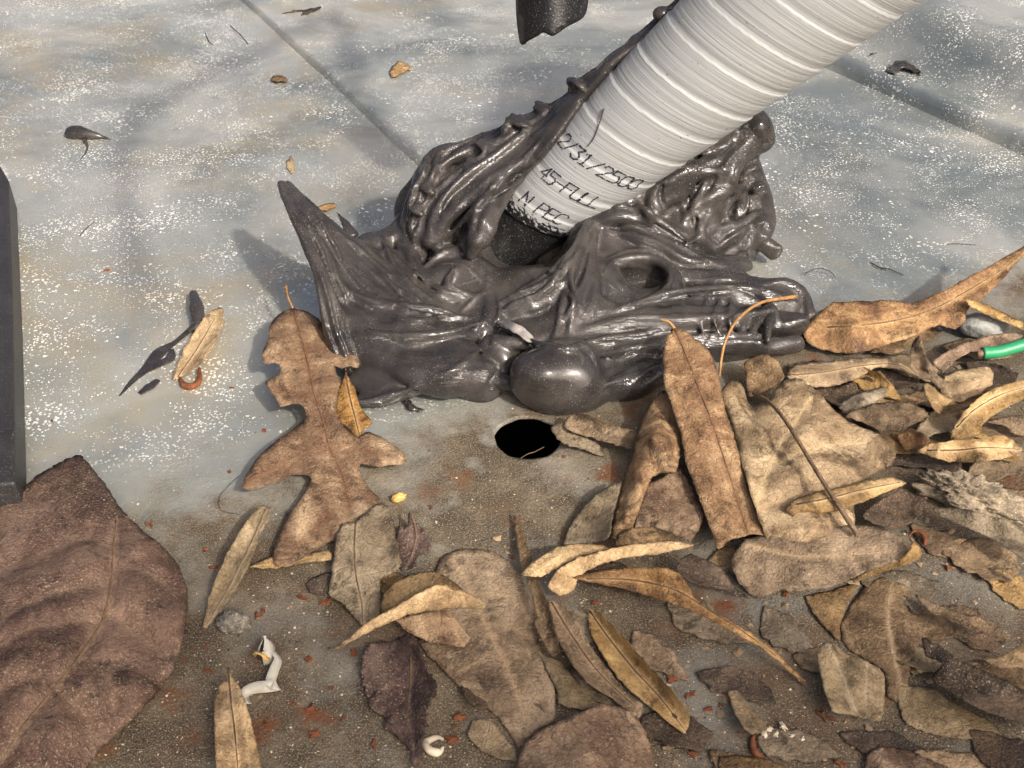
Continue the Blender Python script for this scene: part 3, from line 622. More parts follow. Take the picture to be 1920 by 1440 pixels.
    for L_, r in (([(240, 640), (290, 700), (400, 745), (560, 755), (700, 790)], .13), ([(300, 530), (370, 600), (470, 720)], .10), ([(400, 520), (450, 620), (500, 690), (560, 720)], .13), ([(560, 500), (540, 600), (580, 690)], .12),
                  ([(640, 620), (620, 680), (700, 720), (760, 700)], .16), ([(1090, 470), (1010, 600), (960, 680), (830, 780)], .14), ([(1100, 480), (1060, 560), (1030, 650), (1060, 760)], .15), ([(1150, 500), (1300, 540), (1420, 600), (1600, 600)], .16),
                  ([(1140, 640), (1180, 600), (1290, 590), (1360, 640), (1330, 700), (1200, 750)], .14), ([(1180, 760), (1400, 700), (1600, 690), (1750, 710)], .13), ([(1080, 820), (1250, 790), (1400, 800), (1500, 790), (1700, 760)], .14), ([(1090, 860), (1200, 850), (1320, 830)], .12),
                  ([(1110, 910), (1200, 900), (1320, 880)], .14), ([(1140, 1010), (1220, 990), (1320, 960)], .13), ([(780, 810), (880, 860), (1000, 890), (1080, 880), (1120, 960)], .12), ([(330, 1070), (420, 1050), (540, 1010)], .10), ([(1100, 400), (1250, 420), (1330, 480), (1500, 570)], .15),
                  ([(1280, 330), (1300, 420), (1330, 440)], .15), ([(1480, 440), (1460, 520), (1520, 560)], .14), ([(1560, 220), (1480, 340), (1440, 400)], .16), ([(1500, 240), (1400, 330), (1390, 420)], .16), ([(1620, 330), (1540, 440), (1600, 560)], .14), ([(1350, 340), (1440, 300), (1520, 260)], .15), ([(1230, 360), (1290, 300), (1400, 230)], .18), ([(1180, 420), (1260, 380), (1300, 330)], .15), ([(1400, 470), (1440, 420), (1520, 380), (1600, 350)], .16), ([(1420, 540), (1500, 500), (1580, 480), (1640, 440)], .15), ([(1330, 420), (1400, 380), (1440, 320), (1540, 300)], .14), ([(1600, 250), (1570, 330), (1590, 400)], .14), ([(1650, 420), (1640, 500), (1600, 560)], .15),
                  ([(500, 400), (600, 290), (700, 230), (800, 190)], .16), ([(560, 480), (620, 380), (720, 290), (880, 180)], .15), ([(620, 520), (720, 420), (800, 330), (930, 200)], .14), ([(520, 560), (500, 480), (560, 380)], .13), ([(760, 400), (860, 330), (950, 250)], .10), ([(640, 330), (760, 270), (900, 140)], .12),
                  ([(360, 830), (480, 850), (620, 840), (740, 800)], .14), ([(420, 780), (520, 800), (600, 780)], .12), ([(560, 1000), (640, 960), (720, 900)], .10), ([(1010, 700), (1040, 740), (1000, 800)], .10),
                  ([(1480, 720), (1460, 800), (1480, 860)], .09), ([(1520, 720), (1500, 790), (1520, 850)], .08), ([(1560, 720), (1550, 780), (1560, 840)], .09), ([(1640, 700), (1700, 760), (1720, 820)], .10)):
        P = CR(L_); stroke(P, [r * .35, r * .8, r, r * .8, r * .3], [r * .4, r * 1.1, r * 1.3, r * 1.0, r * .3], 0, 5, .30 if P[0][0] > 3 and P[0][1] > 6.5 else .16, n=16, warp=.05)
    for L_, r in (([(760, 650), (775, 760), (755, 850), (738, 940)], .13), ([(1128, 990), (1090, 905), (1050, 870)], .10), ([(500, 600), (540, 680), (600, 700)], .10), ([(1085, 838), (1200, 832), (1300, 815)], .08), ([(790, 800), (730, 860), (725, 930)], .09), ([(560, 745), (600, 720), (640, 740)], .08),
                  ([(640, 780), (700, 830), (690, 880)], .08), ([(1260, 440), (1340, 500), (1450, 560)], .08), ([(1340, 320), (1330, 400), (1390, 470)], .11), ([(1470, 330), (1420, 420), (1480, 500)], .10), ([(590, 470), (640, 380), (740, 310)], .11), ([(700, 430), (780, 350), (870, 260)], .09), ([(300, 620), (370, 700), (480, 735)], .07), ([(860, 620), (960, 640), (1020, 600)], .08), ([(820, 940), (760, 1000), (800, 1030)], .08), ([(1200, 770), (1400, 720), (1580, 705)], .07), ([(1120, 880), (1220, 872), (1330, 850)], .07), ([(170, 430), (230, 540), (290, 680)], .05), ([(120, 400), (190, 520), (250, 640)], .05)):
        groove(CR(L_), [r * .3, r, r * 1.1, r * .3])

def surface_nets(sd, lo, vox):
    ins = sd < 0
    c = np.zeros(tuple(np.array(sd.shape) - 1), np.int8)
    cr = [(i, j, k) for i in (0, 1) for j in (0, 1) for k in (0, 1)]
    nx, ny, nz = sd.shape
    for i, j, k in cr: c += ins[i:nx - 1 + i, j:ny - 1 + j, k:nz - 1 + k]
    act = np.argwhere((c > 0) & (c < 8))
    idx = np.full(c.shape, -1, np.int32); idx[tuple(act.T)] = np.arange(len(act))
    val = {q: sd[act[:, 0] + q[0], act[:, 1] + q[1], act[:, 2] + q[2]] for q in cr}
    acc = np.zeros((len(act), 3)); cnt = np.zeros(len(act))
    for a in cr:
        for ax in range(3):
            if a[ax]: continue
            b = list(a); b[ax] = 1; va, vb = val[a], val[tuple(b)]
            x = (va < 0) != (vb < 0); t = np.where(x, va / np.where(x, va - vb, 1), 0)
            p = np.tile(np.array(a, float), (len(act), 1)); p[:, ax] = t
            acc[x] += p[x]; cnt[x] += 1
    V = lo + vox * (act + acc / cnt[:, None])
    faces = []
    for ax in range(3):
        s0 = [slice(None)] * 3; s1 = [slice(None)] * 3; s0[ax] = slice(0, -1); s1[ax] = slice(1, None)
        A, B_ = ins[tuple(s0)], ins[tuple(s1)]; e = np.argwhere(A != B_); flip = A[tuple(e.T)]
        o1, o2 = [(1, 2), (2, 0), (0, 1)][ax]
        ok = (e[:, o1] > 0) & (e[:, o2] > 0) & (e[:, o1] < sd.shape[o1] - 1) & (e[:, o2] < sd.shape[o2] - 1)
        e, flip = e[ok], flip[ok]
        q = []
        for d1, d2 in ((0, 0), (-1, 0), (-1, -1), (0, -1)):
            f = e.copy(); f[:, o1] += d1; f[:, o2] += d2; q.append(idx[tuple(f.T)])
        q = np.stack(q, 1); q = np.where(flip[:, None], q, q[:, ::-1]); faces.append(q)
    F = np.vstack(faces); return V, F[(F >= 0).all(1)], act

def build_sealant():
    sculpt_sealant()
    global SD
    zz = LO[2] + VOX * np.arange(DIM[2])
    SD = np.maximum(SD, (-.06 - zz)[None, None, :].astype(np.float32))
    SD[0] = SD[-1] = 1; SD[:, 0] = SD[:, -1] = 1; SD[:, :, 0] = SD[:, :, -1] = 1
    V, F, act = surface_nets(SD, LO, VOX)
    # two relaxing passes take the voxel steps out
    e = np.vstack([F[:, [0, 1]], F[:, [1, 2]], F[:, [2, 3]], F[:, [3, 0]]]); e = np.vstack([e, e[:, ::-1]])
    deg = np.bincount(e[:, 0], minlength=len(V))[:, None]
    for lam in (.55, -.3, .5):
        A = np.stack([np.bincount(e[:, 0], V[e[:, 1], k], len(V)) for k in range(3)], 1) / np.maximum(deg, 1)
        V = V + lam * (A - V)
    sv = SV[tuple(act.T)]
    c = at(1020, 600)
    o = mesh_obj('sealant_mass', V, F, M['sealant'], origin=c, attrs={'stroke_v': sv})
    tag(o, 'big glossy grey-brown mass of smeared sealant heaped round the pipe foot', 'sealant')
    return o
SEAL = build_sealant()


# ------------------------------------------------------------------ leaves
ZM = {'F': (0, 0, 1.0), 'z1': (1400, 440, 2.769), 'z2': (1000, 600, 2.88), 'z3': (1100, 1000, 2.341), 'z4': (400, 500, 1.946), 'z5': (0, 480, 3.0), 'z6': (1480, 850, 4.114), 'z7': (560, 900, 2.667)}
def conv(z, pts):
    ox, oy, k = ZM[z]; return [(p[0] / k + ox, p[1] / k + oy, *p[2:]) for p in pts]

def poly_dist(P, Q):
    """distance of points P (n,2) to the polyline Q (m,2)"""
    best = np.full(len(P), 1e9)
    for a, b in zip(Q[:-1], Q[1:]):
        d = b - a; t = np.clip(((P - a) @ d) / (d @ d + 1e-9), 0, 1); best = np.minimum(best, np.linalg.norm(P - a - t[:, None] * d, axis=1))
    return best
def inside(P, Q):
    x, y = P[:, 0], P[:, 1]; r = np.zeros(len(P), bool); n = len(Q)
    for i in range(n):
        x1, y1 = Q[i]; x2, y2 = Q[(i + 1) % n]
        c = ((y1 > y) != (y2 > y)) & (x < (x2 - x1) * (y - y1) / (y2 - y1 + 1e-12) + x1); r ^= c
    return r

def blade_geo(outline, hs, dome=0.0, veins=(), wrinkle=.06, seed=0, vw=4.0, vdepth=.05, puff=0.0, sharp=.5, spacing=None, jag=.8, floor=.03, dome_w=.5):
    O = np.array(outline, float)[:, :2]
    per = np.linalg.norm(np.roll(O, -1, 0) - O, axis=1).sum()
    n = int(np.clip(per / 6, 26, 190)); R = (1 - sharp) * catmull(O, n, True) + sharp * np.stack([np.interp(np.linspace(0, len(O), n, endpoint=False), np.arange(len(O) + 1), np.append(O[:, k], O[0, k])) for k in (0, 1)], 1)
    r_ = np.random.default_rng(seed + 5); R += r_.normal(0, jag, R.shape)
    area = .5 * abs(np.dot(R[:, 0], np.roll(R[:, 1], 1)) - np.dot(R[:, 1], np.roll(R[:, 0], 1)))
    sp = spacing or float(np.clip(math.sqrt(area / 420), 4.0, 11.0))
    mn, mx = R.min(0), R.max(0)
    gx, gy = np.meshgrid(np.arange(mn[0], mx[0], sp), np.arange(mn[1], mx[1], sp))
    I = np.stack([gx.ravel(), gy.ravel()], 1) + r_.uniform(-.25, .25, (gx.size, 2)) * sp
    VL = [catmull(np.array(v, float)[:, :2], max(6, int(np.linalg.norm(np.diff(np.array(v, float)[:, :2], axis=0), axis=1).sum() / sp))) for v in veins]
    I = I[inside(I, R)]
    RC = np.vstack([R, R[:1]])
    if len(I): I = I[poly_dist(I, RC) > sp * .55]
    for v in VL:
        if len(I): I = I[poly_dist(I, v) > sp * .5]
        vi = v[inside(v, R)]; vi = vi[poly_dist(vi, RC) > sp * .3] if len(vi) else vi
        if len(vi): I = np.vstack([I, vi])
    A = np.vstack([R, I]) if len(I) else R
    res = delaunay_2d_cdt([Vector(p) for p in A.tolist()], [], [list(range(n))], 1, 1e-5)
    P = np.array([tuple(v) for v in res[0]]); faces = [list(f) for f in res[2]]
    # heights: linear radial interpolation of the given samples
    if not hasattr(hs, '__len__'): h = np.full(len(P), float(hs))
    else:
        H = np.array(hs, float); m = len(H)
        K = np.linalg.norm(H[:, None, :2] - H[None, :, :2], axis=2) / 200.0
        S = np.zeros((m + 1, m + 1)); S[:m, :m] = -K - 0e-3 * np.eye(m); S[:m, m] = 1; S[m, :m] = 1
        w = np.linalg.lstsq(S, np.append(H[:, 2], 0), rcond=None)[0]
        h = (-np.linalg.norm(P[:, None] - H[None, :, :2], axis=2) / 200.0) @ w[:m] + w[m]
    de = poly_dist(P, RC); dmax = de.max() + 1e-6
    tt = de / dmax
    if dome_w != .5: h = h + dome * (1 - (1 - tt) ** 2)                        # rolled over
    elif seed % 3 == 0: h = h + dome * .8 * tt                                 # ridged
    else:                                                                       # cupped, edges up, one side more than the other
        cxy = P - P.mean(0); ev = np.linalg.eigh(cxy.T @ cxy)[1]; across = cxy @ ev[:, 0]; across /= np.abs(across).max() + 1e-6
        sg = 1 if seed % 2 else -1
        h = h + abs(dome) * 2.3 * (across ** 2 * (.65 + .55 * sg * across)) + .25 * abs(dome) * (cxy @ ev[:, 1] / (np.abs(cxy @ ev[:, 1]).max() + 1e-6)) ** 2
    vein = np.zeros(len(P))
    for k, v in enumerate(VL):
        d = poly_dist(P, v); w = vw if k == 0 else vw * .7; a = 1.0 if k == 0 else .55
        vein = np.maximum(vein, a * np.exp(-(d / w) ** 2)); h = h - vdepth * a * np.exp(-(d / (w * 3)) ** 2)
    if puff and VL: h = h + puff * (1 - np.exp(-(np.min([poly_dist(P, v) for v in VL], axis=0) / 26) ** 2)) * np.minimum(de / 30, 1)
    p3 = np.stack([P[:, 0] / 60, P[:, 1] / 60, np.full(len(P), seed * 1.7)], 1)
    h = h + wrinkle * (vnoise(p3, 1.0, 2) + .55 * vnoise(p3, 2.6, 3) + .30 * (1 - 2 * np.abs(vnoise(p3, 3.4, 6)))) * (.4 + .6 * sstep(0, 25, 30 - de) )
    h = np.maximum(h, floor)
    W = np.array([at(a, b, c) for (a, b), c in zip(P, h)])
    for _ in range(4):                                                  # rest it on the sheet or on the raised panel, whichever is under it
        g = sheet_h(W[:, 0], W[:, 1]) + panel_h(W[:, 0], W[:, 1]); W = np.array([at(a, b, c + gg) for (a, b), c, gg in zip(P, h, g)])
    return W, faces, {'vein': vein, 'edge': np.minimum(de / 60.0, 1.0)}

def thicken(o, t=.012):
    m = o.modifiers.new('thickness', 'SOLIDIFY'); m.thickness = t * CM; m.offset = 0.0; return o

_ls = [0]
def leaf(name, label, z, outline, h, mat, dome=0.0, veins=(), petiole=None, group=None, cat='leaf', midrib=True, wrinkle=.06, extra=(), floor=.03, thick=.012, pet_r=(.05, .035), dome_w=.5, jag=.8, vw=4.0, vdepth=.05, puff=0.0, sharp=.5):
    """outline/veins in picture positions read off the photograph, each given its own height above the sheet"""
    _ls[0] += 1; sd = _ls[0]
    O = conv(z, outline); V = [conv(z, v) for v in veins]
    hs = conv(z, h) if hasattr(h, '__len__') else h
    W, F, at_ = blade_geo(O, hs, dome, V, wrinkle, sd, floor=floor, dome_w=dome_w, jag=jag, vw=vw, vdepth=vdepth, puff=puff, sharp=sharp)
    c = W.mean(0); c[2] = 0
    simple = not V and not petiole and not extra
    if simple:
        o = mesh_obj(name, W, F, M[mat], origin=c, attrs=at_); thicken(o, thick); return tag(o, label, cat, group)
    root = empty(name, c); tag(root, label, cat, group)
    b = mesh_obj('blade', W, F, M[mat], root, attrs=at_); thicken(b, thick)
    def lift(pts):                                                   # drape a vein on the blade
        out = []
        Pw = catmull([at(p[0], p[1], .5) for p in pts], 22)
        for q in catmull(np.array([p[:2] for p in pts], float), 22):
            # nearest blade vertex in the picture gives the height
            d = np.linalg.norm(PJ - q, axis=1); k = np.argsort(d)[:3]; hh = (W[k, 2] / (d[k] + .5)).sum() / (1 / (d[k] + .5)).sum()
            out.append(at(q[0], q[1], hh + .008))
        return np.array(out)
    if V and midrib:
        v = W - CAM; zz = -(v @ BACK); PJ = np.stack([960 + FPX * (v @ RIGHT) / zz, 720 - FPX * (v @ UP) / zz], 1)
        tv, tf = tube_geo(lift(V[0]), [.032, .026, .012], 22, 6, .8); mesh_obj('midrib', tv, tf, M['rib'], root)
    for e in extra:
        zz_, o2, h2, m2, d2 = e
        O2 = conv(zz_, o2); h2 = conv(zz_, h2) if hasattr(h2, '__len__') else h2
        W2, F2, a2 = blade_geo(O2, h2, d2, (), wrinkle, sd + 77, floor=floor, dome_w=dome_w)
        thicken(mesh_obj('folded_edge', W2, F2, M[m2], root, attrs=a2), thick)
    if petiole:
        pt = conv(z, petiole); tv, tf = tube_geo([at(*p) for p in pt], list(pet_r), 18, 7)
        mesh_obj('petiole', tv, tf, M['twig' if mat in ('rust_leaf', 'orange', 'tan') else 'stem'], root)
    return root

CN = {'dark': 'dark brown', 'brown': 'mid-brown', 'grey': 'greyish', 'tan': 'tan'}
def lance(cx, cy, ln, wd, ang):
    t = np.linspace(0, rnd.choice([1, 1, .8, .7]), 11); w = wd * np.sin(math.pi * t ** rnd.uniform(.65, 1.1)) ** .8 * np.array([rnd.uniform(.82, 1.15) for _ in t]); bend = rnd.uniform(-.15, .15) * ln
    up = [((tt - .5) * ln, -ww + bend * math.sin(math.pi * tt)) for tt, ww in zip(t, w)]; dn = [((tt - .5) * ln, ww + bend * math.sin(math.pi * tt)) for tt, ww in zip(t[1:], w[1:] * rnd.uniform(.8, 1.1))][::-1]
    c, s_ = math.cos(ang), math.sin(ang)
    return [(cx + x * c - y * s_, cy + (x * s_ + y * c) * .72) for x, y in up + dn]
# leaves at the bottom of the right-hand heap, and flat ones stuck in the dirt
for cx, cy, ln, wd, ang, m, h in ((1560, 690, 170, 30, .1, 'dark', .15), (1650, 770, 180, 34, -.3, 'brown', .2), (1720, 700, 160, 30, .5, 'grey', .2), (1790, 740, 190, 34, -.1, 'brown', .2), (1880, 700, 150, 30, .4, 'dark', .15), (1690, 830, 190, 34, .2, 'brown', .3), (1780, 800, 160, 30, -.5, 'grey', .3), (1880, 800, 170, 34, .3, 'brown', .3), (1740, 880, 200, 34, .15, 'dark', .2), (1890, 880, 170, 34, -.3, 'brown', .3), (1700, 640, 150, 26, -.4, 'brown', .2), (1830, 660, 140, 26, .2, 'grey', .2), (1640, 720, 130, 26, .7, 'tan', .35), (1850, 840, 150, 26, .5, 'tan', .5), (1900, 950, 150, 34, .6, 'grey', .3), (1905, 740, 130, 24, -.2, 'tan', .5), (1590, 850, 150, 40, .3, 'dark', .2)):
    leaf('narrow_leaf', 'half-buried %s narrow leaf at the bottom of the heap by the green wire' % CN[m], 'F', lance(cx, cy, ln, wd, ang), h, m, .18, group='leaves buried in the heap by the green wire')
for cx, cy, ln, wd, ang, m in ((1180, 1090, 190, 34, .5, 'dark'), (1330, 1160, 200, 40, .7, 'grey'), (1290, 1380, 200, 46, .5, 'dark'), (1480, 1180, 150, 36, .9, 'grey'), (1700, 1120, 210, 46, .5, 'grey'), (1840, 1180, 190, 44, .7, 'brown'), (1780, 1330, 240, 50, .55, 'grey'), (1660, 1400, 190, 44, .4, 'dark'), (1880, 1290, 180, 40, .9, 'brown'), (1500, 1400, 170, 40, .3, 'grey'), (1850, 1060, 200, 44, .6, 'brown'), (1060, 1180, 170, 36, 1.1, 'grey'), (1400, 1060, 150, 40, .2, 'brown'), (930, 1390, 140, 36, .9, 'grey'), (1900, 1400, 190, 46, .5, 'dark'), (1120, 1290, 150, 34, .8, 'grey'), (1240, 1230, 170, 30, .9, 'brown'), (1380, 1290, 170, 40, .5, 'dark'), (1560, 1250, 160, 36, .4, 'brown'), (1620, 1300, 150, 34, 1.0, 'tan'), (1740, 1230, 180, 36, .3, 'grey'), (1800, 1420, 180, 40, .2, 'brown'), (1400, 1440, 170, 36, .6, 'brown'), (1560, 1060, 150, 30, .8, 'grey'), (1780, 1010, 170, 34, .5, 'brown'), (1900, 1110, 150, 30, .9, 'tan'), (1180, 1420, 130, 30, .7, 'tan'), (640, 1110, 140, 34, .3, 'dark'), (760, 1110, 150, 36, .9, 'brown'), (900, 1300, 130, 30, 1.2, 'dark')):
    leaf('narrow_leaf', 'flat dirt-coated %s leaf stuck to the grimy metal among the loose leaves' % CN[m], 'F', lance(cx, cy, ln, wd, ang), .05, m, .07, group='dirt-coated leaves stuck to the metal', wrinkle=.03)
# --- left side
leaf('broad_leaf', 'big red-brown crinkled leaf beside the black block', 'F',
     [(0, 948), (25, 930), (70, 892), (110, 868), (148, 852), (165, 868), (195, 905), (225, 950), (262, 990), (300, 1020), (335, 1060), (352, 1110), (350, 1160), (340, 1210), (320, 1265), (285, 1310), (240, 1360), (190, 1400), (165, 1440), (150, 1490), (-80, 1520), (-150, 1300), (-130, 1080), (-50, 985)],
     [(148, 852, .25), (70, 892, .3), (0, 948, .5), (215, 985, .9), (205, 1130, 1.0), (350, 1130, .35), (300, 1020, .5), (285, 1310, .3), (165, 1440, .3), (60, 1150, 1.6), (80, 1380, 1.3), (-80, 1300, 1.6), (-80, 1100, 1.2)], 'red', 0.15,
     [[(217, 975), (212, 1030), (207, 1093), (193, 1160), (155, 1220), (117, 1270), (80, 1315), (43, 1360), (0, 1430)], [(207, 1093), (150, 1100), (70, 1120), (0, 1160)], [(212, 1020), (150, 1010), (80, 1040), (10, 1070)], [(193, 1160), (130, 1165), (50, 1180), (-30, 1230)],
      [(150, 1228), (200, 1270), (215, 1330)], [(196, 1150), (260, 1190), (310, 1230)], [(210, 1060), (270, 1070), (330, 1110)], [(117, 1270), (60, 1270), (-20, 1300)], [(100, 1290), (160, 1340), (180, 1400)]], wrinkle=.26, vw=3.5, vdepth=.10, puff=.24)
leaf('oak_leaf', 'lobed russet oak leaf propped against the sealant, stalk pointing up', 'z4',
     [(290, 150), (340, 160), (390, 200), (440, 265), (490, 295), (520, 325), (534, 350), (528, 372), (500, 362), (470, 372), (440, 362), (448, 385), (455, 400), (465, 425), (450, 480), (450, 540), (480, 590), (530, 625), (560, 600), (620, 625), (680, 665), (712, 706), (690, 722), (650, 722), (600, 732), (540, 715), (530, 740), (560, 800), (620, 860), (620, 930), (560, 990), (435, 1000), (380, 1030), (300, 1080), (240, 1098), (215, 1080), (230, 1010), (260, 930), (320, 850), (360, 780), (350, 760), (290, 760), (220, 790), (150, 812), (118, 814), (104, 802), (112, 772), (150, 710), (210, 650), (290, 590), (340, 555), (335, 520), (310, 500), (285, 503), (245, 514), (232, 488), (205, 452), (186, 424), (215, 402), (238, 392), (246, 370), (238, 354), (220, 348), (196, 356), (180, 350), (176, 322), (200, 260), (205, 210), (240, 170)],
     [(290, 150, 1.5), (530, 365, 1.0), (330, 300, 1.35), (180, 340, 1.2), (187, 425, 1.0), (380, 480, .95), (400, 560, .75), (108, 805, .55), (240, 700, .55), (710, 705, .35), (480, 660, .45), (460, 800, .3), (240, 1090, .3), (400, 1000, .25), (560, 900, .2)], 'rust_leaf', -.06,
     [[(290, 150), (320, 260), (345, 350), (370, 470), (400, 560), (425, 660), (470, 760), (500, 880)], [(320, 260), (400, 300), (500, 330)], [(345, 360), (280, 350), (200, 330)], [(370, 470), (300, 460), (215, 440)], [(430, 660), (330, 680), (200, 740), (130, 790)], [(440, 680), (540, 670), (660, 690)], [(500, 850), (400, 930), (270, 1050)]],
     petiole=[(265, 68, 1.9), (272, 110, 1.75), (290, 152, 1.52)], wrinkle=.16, puff=.14, sharp=.9, jag=.6)
leaf('oak_leaf', 'grey-brown lower end of an oak leaf lying on the dirt', 'z4', [(470, 940), (520, 925), (600, 865), (640, 880), (660, 960), (665, 980), (685, 1085), (640, 1125), (610, 1140), (612, 1220), (605, 1270), (545, 1312), (500, 1260), (470, 1225), (420, 1200), (430, 1120), (440, 1050), (450, 980)],
     [(520, 925, .5), (640, 880, .35), (560, 1100, .55), (545, 1312, .15), (420, 1200, .2), (685, 1085, .45)], 'grey', .05, [[(520, 930), (515, 1020), (520, 1120), (540, 1220), (545, 1300)], [(516, 1060), (580, 1080), (670, 1085)], [(525, 1150), (470, 1170), (430, 1195)]])
leaf('small_leaf', 'small orange curled leaf tucked under the russet oak leaf', 'z4', [(480, 360), (490, 400), (515, 440), (535, 510), (580, 570), (545, 600), (535, 632), (500, 600), (450, 560), (447, 510), (460, 440), (478, 400)], [(480, 360, .9), (500, 480, .75), (580, 570, .5), (535, 630, .4), (450, 540, .45)], 'orange', .08, [[(482, 380), (495, 460), (520, 560), (535, 620)]])
leaf('leaf_fragment', 'dark twisted leaf scrap with pointed tips by the grey oak leaf', 'z4', [(680, 915), (690, 950), (705, 940), (720, 895), (740, 930), (775, 960), (797, 1020), (790, 1045), (750, 1060), (735, 1100), (690, 1110), (660, 1060), (670, 980)], [(680, 915, .4), (720, 895, .7), (797, 1020, .5), (700, 1080, .1), (735, 1000, .35)], 'purple', 0.0, [[(725, 905), (740, 980), (725, 1050), (700, 1100)]], jag=1.5)
leaf('narrow_leaf', 'narrow dark leaf between the big red-brown leaf and the oak leaf', 'F', [(470, 968), (490, 948), (507, 952), (505, 975), (488, 1000), (475, 1040), (455, 1085), (425, 1130), (388, 1178), (380, 1170), (392, 1120), (415, 1060), (445, 1005)], [(500, 955, .75), (450, 1050, .5), (385, 1175, .1), (425, 1060, .25)], 'grey', .12, [[(498, 955), (470, 1020), (432, 1095), (386, 1174)]])
leaf('narrow_leaf', 'pale underside of a leaf showing beneath the oak leaf', 'z4', [(130, 1095), (200, 1062), (300, 1058), (420, 1035), (430, 1070), (320, 1082), (220, 1102)], .25, 'tan', .04)
leaf('narrow_leaf', 'straight tan leaf with a snapped tip beside the white plastic curl', 'F', [(427, 1248), (432, 1265), (448, 1285), (462, 1320), (475, 1365), (487, 1420), (492, 1470), (412, 1470), (403, 1400), (401, 1320), (410, 1285), (424, 1275)], [(427, 1250, .5), (440, 1320, .75), (450, 1400, .6), (401, 1320, .3), (480, 1400, .25), (450, 1470, .4)], 'tan', .12, [[(428, 1252), (432, 1300), (440, 1370), (448, 1465)], [(445, 1290), (460, 1360), (470, 1460)]])
# --- bottom centre
leaf('curled_leaf', 'bright tan leaf curled up like a sickle blade, lying over the oak leaf tip', 'F', [(620, 1219), (660, 1190), (700, 1160), (740, 1138), (770, 1120), (820, 1096), (870, 1108), (911, 1130), (905, 1141), (850, 1141), (770, 1152), (700, 1182), (640, 1213)],
     [(620, 1219, .15), (700, 1160, .9), (770, 1118, 1.35), (820, 1096, 1.5), (911, 1135, 1.0), (850, 1141, .75), (770, 1152, .75), (700, 1182, .45)], 'tan', .05, wrinkle=.03,
     extra=[('F', [(716, 1152), (716, 1118), (735, 1095), (770, 1078), (808, 1070), (835, 1080), (868, 1107), (820, 1102), (770, 1126), (735, 1145)], [(716, 1152, .5), (770, 1078, .9), (830, 1080, 1.1), (820, 1102, 1.3), (735, 1145, .8)], 'brown', .03),
            ('F', [(742, 1162), (790, 1150), (838, 1143), (862, 1170), (881, 1196), (872, 1212), (850, 1212), (800, 1202), (765, 1186)], [(742, 1162, .35), (838, 1143, .7), (881, 1200, .3), (800, 1202, .15)], 'rust_leaf', .1)])
leaf('oval_leaf', 'large flat oval leaf coated in brown dust', 'z7', [(690, 440), (720, 380), (800, 345), (900, 345), (1000, 370), (1080, 430), (1130, 520), (1170, 620), (1190, 720), (1210, 850), (1250, 970), (1280, 1060), (1280, 1200), (1200, 1240), (1150, 1290), (1100, 1340), (1060, 1280), (1010, 1200), (920, 1120), (850, 1070), (760, 990), (650, 880), (600, 800), (620, 700), (660, 560)], .06, 'brown', .22, [[(760, 370), (860, 560), (960, 780), (1060, 980), (1150, 1270)], [(870, 580), (960, 560), (1080, 600)], [(930, 720), (1040, 730), (1160, 780)], [(900, 650), (800, 700), (700, 780)], [(990, 850), (900, 900), (800, 960)]], midrib=False)
leaf('crumpled_leaf', 'purple-brown crumpled leaf with frilled edges', 'z7', [(350, 820), (400, 800), (440, 812), (480, 790), (530, 775), (580, 790), (610, 860), (640, 930), (690, 1020), (680, 1100), (640, 1160), (640, 1250), (620, 1320), (615, 1400), (570, 1445), (560, 1370), (500, 1290), (430, 1240), (430, 1190), (380, 1160), (330, 1060), (310, 960), (330, 880)], .12, 'purple', .3, [[(560, 870), (560, 1000), (550, 1100), (545, 1200), (570, 1330)]], wrinkle=.22, jag=2.2)
leaf('broad_leaf', 'smooth pinkish-brown rounded leaf end between two long dusty leaves', 'F', [(975, 1412), (1000, 1375), (1060, 1347), (1130, 1320), (1180, 1333), (1210, 1370), (1225, 1420), (1225, 1500), (960, 1500)], [(975, 1412, .3), (1130, 1320, .3), (1100, 1420, .9), (1225, 1420, .2), (1000, 1490, .7)], 'rust_leaf', .12)
leaf('narrow_leaf', 'dusty grey leaf scrap lying beside the large oval leaf', 'z7', [(1190, 840), (1240, 880), (1300, 900), (1400, 1010), (1490, 1120), (1420, 1150), (1300, 1120), (1290, 1060), (1250, 970)], .1, 'grey', .18)
leaf('narrow_leaf', 'long dusty leaf running under the pinkish-brown rounded one', 'z7', [(1250, 600), (1310, 620), (1400, 720), (1470, 850), (1560, 960), (1640, 1060), (1720, 1120), (1700, 1190), (1560, 1090), (1450, 1020), (1380, 940), (1310, 830), (1260, 700)], .2, 'brown', .15, [[(1265, 610), (1370, 780), (1500, 960), (1690, 1140)]])
leaf('narrow_leaf', 'twisted ribbon-like leaf with a curled pink end', 'z7', [(1070, 160), (1110, 230), (1160, 370), (1190, 470), (1240, 600), (1270, 690), (1300, 800), (1305, 860), (1270, 882), (1220, 810), (1175, 720), (1190, 680), (1170, 600), (1140, 500), (1110, 440), (1090, 300)], [(1070, 160, .15), (1140, 440, .5), (1230, 620, .65), (1305, 860, .5), (1175, 720, .2)], 'brown', .12)
leaf('narrow_leaf', 'pale pointed leaf tip resting on the twisted ribbon leaf', 'z7', [(1110, 470), (1180, 400), (1280, 340), (1400, 315), (1500, 322), (1560, 340), (1440, 370), (1370, 400), (1280, 450), (1200, 487)], [(1110, 470, .95), (1300, 380, .9), (1560, 340, .5)], 'tan', .1)
leaf('narrow_leaf', 'speckled tan leaf lying straight beside the sickle-shaped one', 'z3', [(10, 330), (60, 350), (150, 440), (250, 560), (350, 660), (450, 790), (430, 880), (300, 780), (200, 700), (110, 600), (50, 500), (10, 420)], .12, 'tan', .35, [[(15, 340), (90, 450), (210, 600), (330, 730), (435, 870)]])
